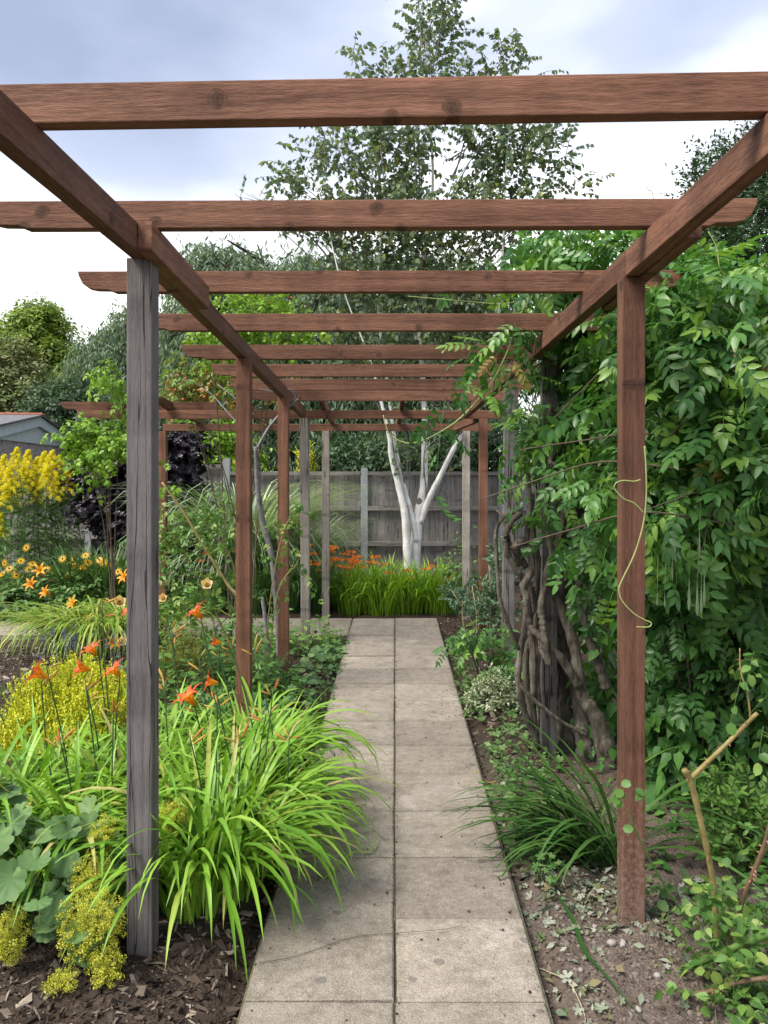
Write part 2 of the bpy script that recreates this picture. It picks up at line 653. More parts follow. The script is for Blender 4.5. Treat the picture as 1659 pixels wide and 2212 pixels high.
def axis_lines(lo, hi, fine, ext):
    core = np.arange(lo, hi + 1e-6, fine)
    left = lo - np.geomspace(0.3, ext, 14)[::-1]
    right = hi + np.geomspace(0.3, ext, 14)
    return np.concatenate([left, core, right])


gx = axis_lines(-3.2, 3.2, 0.035, 300)
gy = axis_lines(1.6, 12.0, 0.045, 300)
GX, GY = np.meshgrid(gx, gy, indexing='ij')
GZ = gz(GX, GY)
V = np.stack([GX, GY, GZ], -1).reshape(-1, 3)
idx = np.arange(len(V)).reshape(GX.shape)
q = np.stack([idx[:-1, :-1], idx[1:, :-1], idx[1:, 1:], idx[:-1, 1:]], -1).reshape(-1, 4)
gme = raw_mesh('ground', V, q.ravel(), np.full(len(q), 4, np.int32), np.zeros((len(V), 2)))
m, t, out = new_mat('soil')
geo = N(t, 'ShaderNodeNewGeometry')
a1 = N(t, 'ShaderNodeTexNoise', Scale=5.0, Detail=8.0, Roughness=0.7)
a2 = N(t, 'ShaderNodeTexNoise', Scale=55.0, Detail=5.0, Roughness=0.75)
a3 = N(t, 'ShaderNodeTexVoronoi', Scale=90.0)
for a in (a1, a2, a3):
    t.links.new(geo.outputs['Position'], a.inputs['Vector'])
sp = N(t, 'ShaderNodeSeparateXYZ')
t.links.new(geo.outputs['Position'], sp.inputs[0])
mulch = ramp(t, [(0.3, (0.028, 0.020, 0.015)), (0.55, (0.075, 0.055, 0.043)), (0.75, (0.16, 0.125, 0.10))])
t.links.new(a2.outputs[0], mulch.inputs[0])
soil = ramp(t, [(0.28, (0.085, 0.062, 0.050)), (0.5, (0.17, 0.135, 0.112)), (0.72, (0.27, 0.225, 0.19))])
t.links.new(math_n(t, 'ADD', math_n(t, 'MULTIPLY', a2.outputs[0], 0.55), math_n(t, 'MULTIPLY', a1.outputs[0], 0.45)), soil.inputs[0])
# freshly dug dry soil lies right of the path in front
f = math_n(t, 'MULTIPLY_ADD', sp.outputs[0], 3.0, -0.6)
f2 = math_n(t, 'MULTIPLY_ADD', sp.outputs[1], -0.8, 3.4)
f = math_n(t, 'MINIMUM', math_n(t, 'ADD', f, math_n(t, 'MULTIPLY', a1.outputs[0], 0.6)), math_n(t, 'ADD', f2, a1.outputs[0]))
cn = N(t, 'ShaderNodeClamp')
t.links.new(f, cn.inputs[0])
col = mixc(t, cn.outputs[0], mulch.outputs[0], soil.outputs[0])
b = N(t, 'ShaderNodeBsdfPrincipled', Roughness=0.95)
b.inputs['Specular IOR Level'].default_value = 0.1
t.links.new(col, b.inputs['Base Color'])
hh = math_n(t, 'ADD', a2.outputs[0], math_n(t, 'MULTIPLY', a3.outputs['Distance'], 0.6))
t.links.new(bump(t, hh, 0.9, 0.02), b.inputs['Normal'])
t.links.new(b.outputs[0], out.inputs[0])
gme.materials.append(m)
tag(link('ground', gme), kind='structure')

# ------------------------------------------------------------------ paving
m, t, out = new_mat('paving_concrete')
geo = N(t, 'ShaderNodeNewGeometry')
oi = N(t, 'ShaderNodeObjectInfo')
sp1 = N(t, 'ShaderNodeTexNoise', Scale=210.0, Detail=3.0, Roughness=0.7)
sp2 = N(t, 'ShaderNodeTexNoise', Scale=6.5, Detail=8.0, Roughness=0.66)
sp3 = N(t, 'ShaderNodeTexVoronoi', Scale=150.0)
sp4 = N(t, 'ShaderNodeTexVoronoi', Scale=6.0)
sp5 = N(t, 'ShaderNodeTexNoise', Scale=2.1, Detail=6.0, Roughness=0.7, Distortion=0.8)
sp6 = N(t, 'ShaderNodeTexNoise', Scale=30.0, Detail=6.0, Roughness=0.75)
for a in (sp1, sp2, sp3, sp4, sp5, sp6):
    t.links.new(geo.outputs['Position'], a.inputs['Vector'])
base = ramp(t, [(0.34, (0.11, 0.092, 0.073)), (0.49, (0.26, 0.226, 0.187)), (0.66, (0.46, 0.41, 0.35))])
t.links.new(math_n(t, 'ADD', math_n(t, 'MULTIPLY', sp1.outputs[0], 0.50), math_n(t, 'ADD', math_n(t, 'MULTIPLY', sp2.outputs[0], 0.22), math_n(t, 'MULTIPLY', sp6.outputs[0], 0.28))), base.inputs[0])
col = base.outputs[0]
# pale aggregate grains
gr = math_n(t, 'LESS_THAN', sp3.outputs['Distance'], 0.22)
gcol = mixc(t, sp3.outputs['Color'], (0.12, 0.10, 0.08), (0.55, 0.50, 0.42))
col = mixc(t, math_n(t, 'MULTIPLY', gr, 0.45), col, gcol)
# worn pale stains and damp olive bloom
st1 = ramp(t, [(0.56, (0, 0, 0)), (0.72, (1, 1, 1))])
t.links.new(sp5.outputs[0], st1.inputs[0])
col = mixc(t, math_n(t, 'MULTIPLY', st1.outputs[0], 0.6), col, (0.47, 0.44, 0.41))
st2 = ramp(t, [(0.30, (1, 1, 1)), (0.46, (0, 0, 0))])
t.links.new(sp2.outputs[0], st2.inputs[0])
col = mixc(t, math_n(t, 'MULTIPLY', st2.outputs[0], 0.3), col, (0.145, 0.132, 0.095))
# dark lichen discs
wob = math_n(t, 'MULTIPLY_ADD', sp6.outputs[0], 0.10, -0.05)
ln = math_n(t, 'LESS_THAN', math_n(t, 'ADD', sp4.outputs['Distance'], wob), 0.11)
col = mixc(t, math_n(t, 'MULTIPLY', ln, 0.5), col, (0.075, 0.075, 0.072))
sp7 = N(t, 'ShaderNodeTexNoise', Scale=14.0, Detail=7.0, Roughness=0.75)
t.links.new(geo.outputs['Position'], sp7.inputs['Vector'])
st3 = ramp(t, [(0.52, (0, 0, 0)), (0.66, (1, 1, 1))])
t.links.new(sp7.outputs[0], st3.inputs[0])
col = mixc(t, math_n(t, 'MULTIPLY', st3.outputs[0], 0.4), col, (0.105, 0.095, 0.072))
# grime gathers along each slab's own edges
tcs = N(t, 'ShaderNodeTexCoord')
ss = N(t, 'ShaderNodeSeparateXYZ')
t.links.new(tcs.outputs['Object'], ss.inputs[0])
ed = math_n(t, 'MAXIMUM', math_n(t, 'ABSOLUTE', ss.outputs[0]), math_n(t, 'ABSOLUTE', ss.outputs[1]))
ed = math_n(t, 'ADD', ed, math_n(t, 'MULTIPLY_ADD', sp7.outputs[0], 0.06, -0.03))
er = ramp(t, [(0.190, (0, 0, 0)), (0.222, (1, 1, 1))])
t.links.new(ed, er.inputs[0])
col = mixc(t, math_n(t, 'MULTIPLY', er.outputs[0], 0.22), col, (0.10, 0.09, 0.065))
ti = math_n(t, 'MULTIPLY_ADD', oi.outputs['Random'], 0.26, 0.87)
tv = N(t, 'ShaderNodeCombineXYZ')
for i in range(3):
    t.links.new(ti, tv.inputs[i])
col = mixc(t, 1.0, col, tv.outputs[0], 'MULTIPLY')
b = N(t, 'ShaderNodeBsdfPrincipled', Roughness=0.9)
b.inputs['Specular IOR Level'].default_value = 0.2
t.links.new(col, b.inputs['Base Color'])
t.links.new(bump(t, math_n(t, 'ADD', sp1.outputs[0], sp3.outputs['Distance']), 0.55, 0.004), b.inputs['Normal'])
t.links.new(b.outputs[0], out.inputs[0])
M_slab = m


def slab_mesh(seed, w=0.4465, d=0.4465, th=0.05):
    rg = np.random.default_rng(seed)
    n = 10
    pts = []
    for (ax, ay, bx, by) in ((-1, -1, 1, -1), (1, -1, 1, 1), (1, 1, -1, 1), (-1, 1, -1, -1)):
        for i in range(n):
            f = i / n
            x, y = ax + (bx - ax) * f, ay + (by - ay) * f
            r = 1 - abs(rg.normal()) * 0.004 - (0.014 * rg.random() if i == 0 else 0)
            pts.append((x * w / 2 * r, y * d / 2 * r))
    pts = np.array(pts)
    k = len(pts)
    V = np.vstack([np.c_[pts * 0.972, np.zeros(k)], np.c_[pts * 0.995, np.full(k, -0.004)], np.c_[pts, np.full(k, -0.012)], np.c_[pts, np.full(k, -th)]])
    F = [tuple(range(k))]
    for l in range(3):
        for i in range(k):
            j = (i + 1) % k
            F.append((l * k + i, (l + 1) * k + i, (l + 1) * k + j, l * k + j))
    tt = T(V, F)
    me = raw_mesh('paving_slab', tt.V, tt.loops, tt.sizes, tt.UV, None, False)
    me.materials.append(M_slab)
    return me


slabs = [slab_mesh(s) for s in range(6)]
path = bpy.data.objects.new('path', None)
COL.objects.link(path)
tag(path, kind='structure')
rp = random.Random(3)


def lay(x, y):
    o = bpy.data.objects.new('paving_slab', rp.choice(slabs))
    COL.objects.link(o)
    o.parent = path
    o.location = (x + rp.uniform(-.002, .002), y + rp.uniform(-.002, .002), rp.uniform(-0.004, 0.003))
    o.rotation_euler = (rp.uniform(-.004, .004), rp.uniform(-.004, .004), rp.choice((0, 1, 2, 3)) * math.pi / 2 + rp.uniform(-.006, .006))


for k in range(-3, 14):
    for sx in (-1, 1):
        lay(sx * 0.226, 2.39 + 0.45 * k + 0.225)
for k in range(12, 14):
    for j in range(1, 12):
        lay(-0.226 - 0.452 * j, 2.39 + 0.45 * k + 0.225)
# sand and dirt lying in the joints
jt = T([(-0.455, 0.8, -0.012), (0.455, 0.8, -0.012), (0.455, 8.69, -0.012), (-0.455, 8.69, -0.012), (-5.65, 7.79, -0.012), (-0.455, 7.79, -0.012), (-0.455, 8.69, -0.012), (-5.65, 8.69, -0.012)], [(0, 1, 2, 3), (4, 5, 6, 7)])
M_joint = simple_mat('joint_dirt', (0.06, 0.055, 0.036), (0.16, 0.15, 0.10), scale=60)
o = part('joint_filling', jt, M_joint, None)
o.parent = path

# ------------------------------------------------------------------ pergola


def timber(name, a, b, w, h, mat, parent, cutA=False, cutB=False, bev=0.003, label=None, roll=0.0, rough_seed=None):
    """a timber from a to b (centre line of its underside for beams), w wide, h deep; scalloped ends on request"""
    a, b = Vector(a), Vector(b)
    L = (b - a).length
    prof = []
    if cutA:
        prof += [(0, h), (0.004, h * 0.78), (0.02, h * 0.42), (0.045, h * 0.2), (0.075, h * 0.13), (0.13, h * 0.12), (0.155, 0)]
    else:
        prof += [(0, h), (0, 0)]
    if cutB:
        prof += [(L - 0.155, 0), (L - 0.13, h * 0.12), (L - 0.075, h * 0.13), (L - 0.045, h * 0.2), (L - 0.02, h * 0.42), (L - 0.004, h * 0.78), (L, h)]
    else:
        prof += [(L, 0), (L, h)]
    bm = bmesh.new()
    v1 = [bm.verts.new((x, -w / 2, z)) for x, z in prof]
    v2 = [bm.verts.new((x, w / 2, z)) for x, z in prof]
    k = len(prof)
    bm.faces.new(v1)
    bm.faces.new(v2[::-1])
    for i in range(k):
        j = (i + 1) % k
        bm.faces.new((v1[j], v1[i], v2[i], v2[j]))
    bmesh.ops.recalc_face_normals(bm, faces=bm.faces)
    bmesh.ops.bevel(bm, geom=[e for e in bm.edges if e.calc_face_angle(0) > 0.5], offset=bev, segments=2, affect='EDGES', profile=0.6)
    me = bpy.data.meshes.new(name)
    bm.to_mesh(me)
    bm.free()
    me.materials.append(mat)
    o = bpy.data.objects.new(name, me)
    COL.objects.link(o)
    d = (b - a).normalized()
    if abs(d.z) > 0.9:
        z = Vector((0, 1, 0))
    else:
        z = Vector((0, 0, 1))
    y = z.cross(d).normalized()
    z = d.cross(y)
    Mx = Matrix((d, y, z)).transposed().to_4x4()
    Mx = Mx @ Matrix.Rotation(roll, 4, 'X')
    Mx.translation = a
    if parent:
        o.parent = parent
        Mx.translation = a - parent.location
    o.matrix_basis = Mx
    if label:
        o['label'] = label
    return o


pergola = thing('pergola', 'long timber pergola of brown and grey posts with overhead rafters spanning the slab path', 'pergola', (0, 5.0, 0))


def beam_h(y):          # underside of the long beams
    return CAM_H + (0.69 if y < 2.62 else 0.69 - 0.0368 * (y - 2.62))


def post(x, y, top, mat, w=0.075, lean=(0, 0), label=None, base=None):
    # the post's front face stands at y, centre at x
    z0 = -0.18
    return timber('post', (x, y, z0), (x + lean[0], y + lean[1], top), w, w, mat, pergola, label=label, bev=0.004)


BH = 0.090
# long beams
timber('beam', (-0.825, 0.55, beam_h(1)), (-0.825, 2.66, beam_h(2.6)), 0.047, BH, M_brown, pergola)
timber('beam', (-0.826, 2.663, beam_h(2.62)), (-0.855, 7.52, beam_h(7.52)), 0.047, BH, M_brown, pergola)
timber('beam', (0.828, 0.55, beam_h(1)), (0.825, 2.80, beam_h(2.8)), 0.047, BH, M_brown, pergola)
timber('beam', (0.824, 2.803, beam_h(2.8)), (0.66, 7.52, beam_h(7.52)), 0.047, BH, M_brown, pergola)
# short timbers lapping the joints
timber('splice_block', (-0.777, 2.50, beam_h(2.5) - 0.001), (-0.779, 3.28, beam_h(3.28) - 0.002), 0.046, 0.093, M_brown, pergola, label='short block lapping the beam joint')
timber('splice_block', (0.877, 2.36, beam_h(2.4) - 0.001), (0.868, 3.30, beam_h(3.3) - 0.002), 0.046, 0.093, M_brown, pergola, label='short block lapping the beam joint')
# posts along the path
post(-0.826, 2.60, beam_h(2.6) + 0.004, M_grey, w=0.082, label='thick weathered grey post')
post(-0.825, 4.37, beam_h(4.4), M_brown, w=0.078, label='brown stained post')
post(-0.835, 6.0, beam_h(6.0), M_brown, w=0.078, label='brown stained post')
post(-0.84, 7.55, beam_h(7.5), M_pale, w=0.082, lean=(-0.012, 0), label='bleached old post')
post(-0.75, 8.72, CAM_H + 0.45, M_pale, w=0.078, label='bleached old post')
post(0.832, 2.80, beam_h(2.8), M_brown_foot, w=0.078, label='brown stained post with soil splashes at its foot')
post(0.862, 4.48, beam_h(4.48) + 0.0, M_grey, w=0.080, label='weathered grey post wrapped by the climber')
post(0.842, 6.0, 2.20, M_grey, w=0.085, lean=(0.02, 0), label='weathered grey post')
post(0.832, 7.55, CAM_H + 0.505, M_brown, w=0.080, label='brown stained post')
post(0.775, 8.72, CAM_H + 0.45, M_pale, w=0.078, label='bleached old post')
post(-2.52, 8.72, CAM_H + 0.45, M_brown, w=0.078, label='brown stained post')
post(-2.44, 7.55, CAM_H + 0.505, M_brown, w=0.078, label='brown stained post')
# rafters across the path, lying on the long beams
RW = 0.045
rf = [(1.84, 1.745, -1.36, 1.36), (2.60, 2.57, -1.335, 1.150), (3.385, 3.365, -1.325, 1.20), (4.14, 4.13, -1.31, 1.20), (4.95, 4.96, -1.31, 1.15),
      (5.64, 5.65, -1.285, 1.12), (6.31, 6.32, -1.29, 1.10), (6.97, 6.98, -1.30, 1.08)]
for ya, yb, xa, xb in rf:
    ym = (ya + yb) / 2
    z = beam_h(ym) + BH + 0.001
    timber('rafter', (xa, ya, z), (xb, yb, z), RW, 0.088, M_brown, pergola, True, True)
# cross arm at the far end, running left over the side path
zc = CAM_H + 0.506
timber('beam', (-2.98, 7.575, zc), (0.99, 7.575, zc), 0.045, 0.080, M_brown, pergola)
timber('beam', (-2.52, 8.76, CAM_H + 0.452), (1.06, 8.76, CAM_H + 0.452), 0.045, 0.078, M_brown, pergola)
timber('beam', (0.765, 7.60, CAM_H + 0.47), (0.655, 8.735, CAM_H + 0.453), 0.045, 0.075, M_brown, pergola)
timber('rafter', (-3.16, 7.622, zc + 0.081), (-1.68, 7.622, zc + 0.081), 0.045, 0.082, M_brown, pergola, True, False)
for x in (-2.12, -1.40, -0.66, 0.07):
    timber('rafter', (x, 7.25, zc + 0.1), (x - 0.03, 9.05, CAM_H + 0.526), 0.045, 0.078, M_brown, pergola, True, True)

# ------------------------------------------------------------------ fence
FY = 11.3
fence = thing('garden_fence', 'weathered closeboard garden fence with concrete posts behind the white-trunked birch', 'fence', (0.55, FY, 0))


def prism_t(poly, y0, y1):
    k = len(poly)
    V = [(x, y0, z) for x, z in poly] + [(x, y1, z) for x, z in poly]
    F = [tuple(range(k)), tuple(range(2 * k - 1, k - 1, -1))]
    for i in range(k):
        j = (i + 1) % k
        F.append((i, k + i, k + j, j))
    return T(V, F)


def box_t(x0, x1, y0, y1, z0, z1):
    return prism_t([(x0, z0), (x0, z1), (x1, z1), (x1, z0)], y0, y1)


rfz = random.Random(9)
PITCH = 297 / FPX * FY
boards = {}
for k in range(-3, 4):
    xp = (787 - 853) / FPX * FY + PITCH * k
    up = 0.10 if k < -1 else 0.0
    up_post = 0.13 if k <= -1 else 0.0
    # concrete post with a rounded top
    zt = CAM_H + 0.070 + up_post
    poly = [(xp - .048, -0.3), (xp - .048, zt - 0.02), (xp - 0.025, zt), (xp + .025, zt), (xp + .048, zt - 0.02), (xp + .048, -0.3)]
    part('concrete_post', prism_t(poly, FY - 0.05, FY + 0.05), M_concrete, fence, False)
    x0, x1 = xp + 0.05, xp + PITCH - 0.05
    zt = CAM_H + 0.0 + up + (0.0 if k != -1 else 0.0)
    # capping and arris rails
    for zz, hh, nm in ((zt - 0.005, 0.05, 'capping_rail'), (zt - 0.50, 0.062, 'arris_rail'), (zt - 0.995, 0.062, 'arris_rail'), (zt - 1.49, 0.062, 'arris_rail')):
        timber(nm, (x0, FY - 0.035, zz - 0.03), (x1, FY - 0.035, zz - 0.03), 0.045, hh, M_fence, fence)
    n = 15
    wd = (x1 - x0) / n
    for i in range(n):
        xa = x0 + i * wd
        # feather-edge board, thick edge proud over the thin edge of its neighbour; the board runs up local X
        key = rfz.randint(0, 5)
        ww = wd * 1.12
        if key not in boards:
            Lb = 1.50
            tt = T([(0, -ww / 2, 0), (0, ww / 2, 0.0), (0, ww / 2, .012), (0, -ww / 2, .005),
                    (Lb, -ww / 2, 0), (Lb, ww / 2, 0.0), (Lb, ww / 2, .012), (Lb, -ww / 2, .005)],
                   [(0, 1, 2, 3), (7, 6, 5, 4), (0, 4, 5, 1), (1, 5, 6, 2), (2, 6, 7, 3), (3, 7, 4, 0)])
            me = raw_mesh('board', tt.V, tt.loops, tt.sizes, tt.UV, None, False)
            me.materials.append(M_fence)
            boards[key] = me
        M4 = np.eye(4)
        M4[:3, 0] = (0, 0, 1)
        M4[:3, 1] = (1, 0, 0)
        M4[:3, 2] = (0, -1, 0) if False else (0, 1, 0)
        M4[:3, 2] = np.cross(M4[:3, 0], M4[:3, 1])
        M4[:3, 3] = (xa + wd / 2, FY + 0.012 + 0.004 * (i % 2) + rfz.uniform(-.001, .002), zt - 1.5 + rfz.uniform(-.004, .004))
        link('board', boards[key], fence, M4)

# ------------------------------------------------------------------ garage beyond the fence
garage = thing('garage', 'low pebbledashed garage with pale blue fascia boards on its shallow gable', 'garage', (-6.5, 14.5, 0))
M_blue = simple_mat('painted_fascia', (0.50, 0.60, 0.66), (0.62, 0.71, 0.76), scale=5, rough=0.5, bmp=0.1)
M_roof = simple_mat('roof_felt', (0.10, 0.10, 0.11), (0.17, 0.17, 0.18), scale=14)
M_ridge = simple_mat('red_ridge', (0.42, 0.15, 0.10), (0.55, 0.22, 0.15), scale=12)
m, t, out = new_mat('pebbledash')
geo = N(t, 'ShaderNodeNewGeometry')
vo = N(t, 'ShaderNodeTexVoronoi', Scale=42.0)
t.links.new(geo.outputs['Position'], vo.inputs['Vector'])
sh = N(t, 'ShaderNodeSeparateColor')
t.links.new(vo.outputs['Color'], sh.inputs[0])
cr = ramp(t, [(0.0, (0.16, 0.13, 0.14)), (0.35, (0.34, 0.30, 0.31)), (1.0, (0.62, 0.57, 0.58))])
t.links.new(sh.outputs[0], cr.inputs[0])
b = N(t, 'ShaderNodeBsdfPrincipled', Roughness=0.9)
t.links.new(cr.outputs[0], b.inputs['Base Color'])
t.links.new(bump(t, vo.outputs['Distance'], 0.8, 0.02), b.inputs['Normal'])
t.links.new(b.outputs[0], out.inputs[0])
M_pebble = m
ap = np.array([-6.49, 14.5, CAM_H + 1.008])
gd = np.array([-0.40, 2.90, 0.0])           # along the gable from apex to the far eave
bk = np.array([-1.0, -0.138, 0.0])           # back along the ridge
drop = np.array([0, 0, -0.4176])
eR, eL = ap + gd + drop, ap - gd + drop
base_z = CAM_H + 0.52


def quad_box(pts, thick):
    """closed slab from 4 corners (counter-clockwise) extruded by a vector"""
    p = np.array(pts)
    V = np.vstack([p, p + np.asarray(thick)])
    k = len(p)
    F = [tuple(range(k)), tuple(range(2 * k - 1, k - 1, -1))] + [(i, k + i, k + (i + 1) % k, (i + 1) % k) for i in range(k)]
    return T(V, F)


wl, wr = ap - gd * 0.94, ap + gd * 0.94
part('wall', quad_box([(wl[0], wl[1], -0.2), (wr[0], wr[1], -0.2), (wr[0], wr[1], base_z), (wl[0], wl[1], base_z)], bk * 5.5), M_pebble, garage, False)
fo = -bk * 0.05
part('gable_panel', quad_box([np.array([wl[0], wl[1], base_z + .003]) + fo * 0.6, np.array([wr[0], wr[1], base_z + .003]) + fo * 0.6, ap + drop * 0.16 + fo * 0.6], bk * 0.05), M_blue, garage, False)
for s, e in ((1, eR), (-1, eL)):
    dn = np.array([0, 0, -0.17])
    pts = [ap + fo * 2, e + fo * 2 + s * gd * 0.02, e + fo * 2 + s * gd * 0.02 + dn, ap + fo * 2 + dn]
    part('fascia_board', quad_box(pts, bk * 0.05), M_blue, garage, False)
    pts = [ap + fo * 3, e + fo * 3 + s * gd * 0.03, e + bk * 5.6 + s * gd * 0.03, ap + bk * 5.6]
    pts = [p + np.array([0, 0, 0.003]) for p in pts]
    part('roof', quad_box(pts, (0, 0, 0.035)), M_roof, garage, False)
rp_ = [ap + fo * 3.2 + gd * 0.035 + np.array([0, 0, 0.03]), ap + fo * 3.2 - gd * 0.035 + np.array([0, 0, 0.03]), ap + bk * 5.6 - gd * 0.035 + np.array([0, 0, 0.03]), ap + bk * 5.6 + gd * 0.035 + np.array([0, 0, 0.03])]
part('ridge_capping', quad_box(rp_, (0, 0, 0.035)), M_ridge, garage, False)
# ------------------------------------------------------------------ plant shapes
UP = np.array([0, 0, 1.0])


def leaf_t(w=0.45, fold=0.15, curl=0.15, rows=(0.3, 0.65), shape='lance', wave=0.0):
    """one leaf blade along +Y, length 1, folded on its midrib"""
    def prof(v):
        if shape == 'lance':
            return w * (math.sin(math.pi * v ** 0.75)) ** 0.9
        if shape == 'ovate':
            return w * (math.sin(math.pi * v ** 0.6)) ** 0.95
        return w * math.sqrt(max(0, 1 - (2 * v - 1) ** 2))
    V, U = [(0, 0, 0)], [(0, 0)]
    for i, v in enumerate(rows):
        x = prof(v) / 2
        z = -curl * v * v
        V += [(-x, v, z + fold * x + wave * (1 if i % 2 else -1)), (0, v, z), (x, v, z + fold * x - wave * (1 if i % 2 else -1))]
        U += [(-1, v), (0, v), (1, v)]
    V.append((0, 1, -curl))
    U.append((0, 1))
    n = len(rows)
    tip = len(V) - 1
    F = [(0, 2, 1), (0, 3, 2)]
    for i in range(n - 1):
        a = 1 + 3 * i
        F += [(a, a + 1, a + 4, a + 3), (a + 1, a + 2, a + 5, a + 4)]
    a = 1 + 3 * (n - 1)
    F += [(a, a + 1, tip), (a + 1, a + 2, tip)]
    return T(V, F, U)


def diamond_t(w=0.3):
    return T([(0, 0, 0), (w / 2, 0.45, 0.03), (0, 1, -0.05), (-w / 2, 0.45, 0.03)], [(0, 1, 2, 3)], [(0, 0), (1, .5), (0, 1), (-1, .5)])


def lobed_t(lobes=9, depth=0.16, pleat=0.06, cup=0.15, per=4, gap=0.35):
    """round scalloped leaf, centre at the stalk, radius 0.5, lying in XY"""
    k = lobes * per
    V, U = [(0, 0, 0)], [(0, 0)]
    for ring, rr in ((0, 0.55), (1, 1.0)):
        for i in range(k + 1):
            f = i / k
            a = -math.pi / 2 + gap / 2 + f * (2 * math.pi - gap)
            lob = abs(math.sin(math.pi * f * lobes))
            r = 0.5 * rr * (1 - depth * (1 - lob ** 0.6) * (1 if ring else 0.25))
            z = cup * rr * rr * 0.5 + pleat * (lob - 0.5) * rr
            V.append((r * math.cos(a), r * math.sin(a) + 0.1, z))
            U.append(((lob - 0.5) * 2, rr))
    F = []
    for i in range(k):
        F.append((0, 1 + i, 2 + i))
        F.append((1 + i, 1 + (k + 1) + i, 2 + (k + 1) + i, 2 + i))
    return T(V, F, U)


def pinnate_t(pairs=5, lf=None, rach=0.26, l0=0.075, l1=0.06, ang=62, bend=0.5, hang=0.35, seed=0, start=0.22, wrach=0.0016, jit=0.12, term=True, taper=False):
    """compound leaf along +Y (real metres): a bending stalk with leaflets in pairs"""
    rg = np.random.default_rng(seed)
    n = 9
    s = np.linspace(0, 1, n)
    a = -bend * s ** 1.3
    dy, dz = np.cos(a) * rach / (n - 1), np.sin(a) * rach / (n - 1)
    pts = np.c_[np.zeros(n), np.concatenate([[0], np.cumsum(dy[1:])]), np.concatenate([[0], np.cumsum(dz[1:])])]
    Vt, l, sz, uv = tubes(pts[None], np.linspace(wrach, wrach * 0.5, n)[None], 3)
    ts = [T(Vt, [tuple(x) for x in l.reshape(-1, 4)], np.c_[np.zeros(len(Vt)), np.zeros(len(Vt))])]
    for i in range(pairs):
        f = start + (0.97 - start) * i / max(pairs - 1, 1) - (0.03 if term else 0)
        p = np.array([np.interp(f, s, pts[:, j]) for j in range(3)])
        aa = np.interp(f, s, a)
        tdir = np.array([0, math.cos(aa), math.sin(aa)])
        ln = l0 + (l1 - l0) * i / max(pairs - 1, 1)
        if taper:
            ln = l0 * math.sin(math.pi * (0.12 + 0.86 * f) ** 0.75) + 0.004
        for sgn in (-1, 1):
            th = R(ang - 18 * f) * (1 + rg.normal() * jit)
            d = tdir * math.cos(th) + np.array([sgn, 0, 0]) * math.sin(th) + np.array([0, 0, -1]) * hang * (1 + rg.normal() * 0.5)
            nh = np.array([-sgn * 0.25 + rg.normal() * 0.15, rg.normal() * 0.15, 1.0])
            ts.append(lf.moved(frames(p[None], d[None], nh[None], np.array([ln * (1 + rg.normal() * 0.08)]))[0]))
    if term:
        ts.append(lf.moved(frames(pts[-1][None], np.array([[0, math.cos(a[-1]), math.sin(a[-1])]]), UP[None], np.array([l1 * 1.1]))[0]))
    return merge(ts)


def blade_t(L=0.7, lean=1.3, curl=2.2, w=0.02, n=9, fold=0.25, p=1.6, twist=0.3, zmin=0.0, tipw=0.0):
    """strap leaf rising from the origin towards +Y and arching over; real metres"""
    V, U = [], []
    x = y = z = 0.0
    ds = L / (n - 1)
    for i in range(n):
        s = i / (n - 1)
        th = lean - curl * s ** p
        if i:
            y += math.cos(th) * ds
            z += math.sin(th) * ds
            if z < zmin and s > 0.4:
                z = zmin + 0.004 * i
        wd = w * (0.75 + 0.5 * s) * (1 - max(0, (s - 0.45) / 0.55) ** 2 * 0.97) * (1 if s > 0.02 else 0.8)
        tw = twist * s * s
        nx, nz = math.cos(tw), math.sin(tw)
        up = fold * wd * 0.5
        V += [(-nx * wd / 2, y - math.sin(th) * up, z + math.cos(th) * up - nz * wd / 2), (0, y, z), (nx * wd / 2, y - math.sin(th) * up, z + math.cos(th) * up + nz * wd / 2)]
        U += [(-1, s), (0, s), (1, s)]
    F = []
    for i in range(n - 1):
        a = 3 * i
        F += [(a, a + 1, a + 4, a + 3), (a + 1, a + 2, a + 5, a + 4)]
    return T(V, F, U)


def in_ell(rng, c, r, k, shell=0.45):
    u = nrm(rng.normal(size=(k, 3)))
    rad = rng.random(k) ** shell
    p = u * rad[:, None]
    return c + p * r, nrm(p / r)


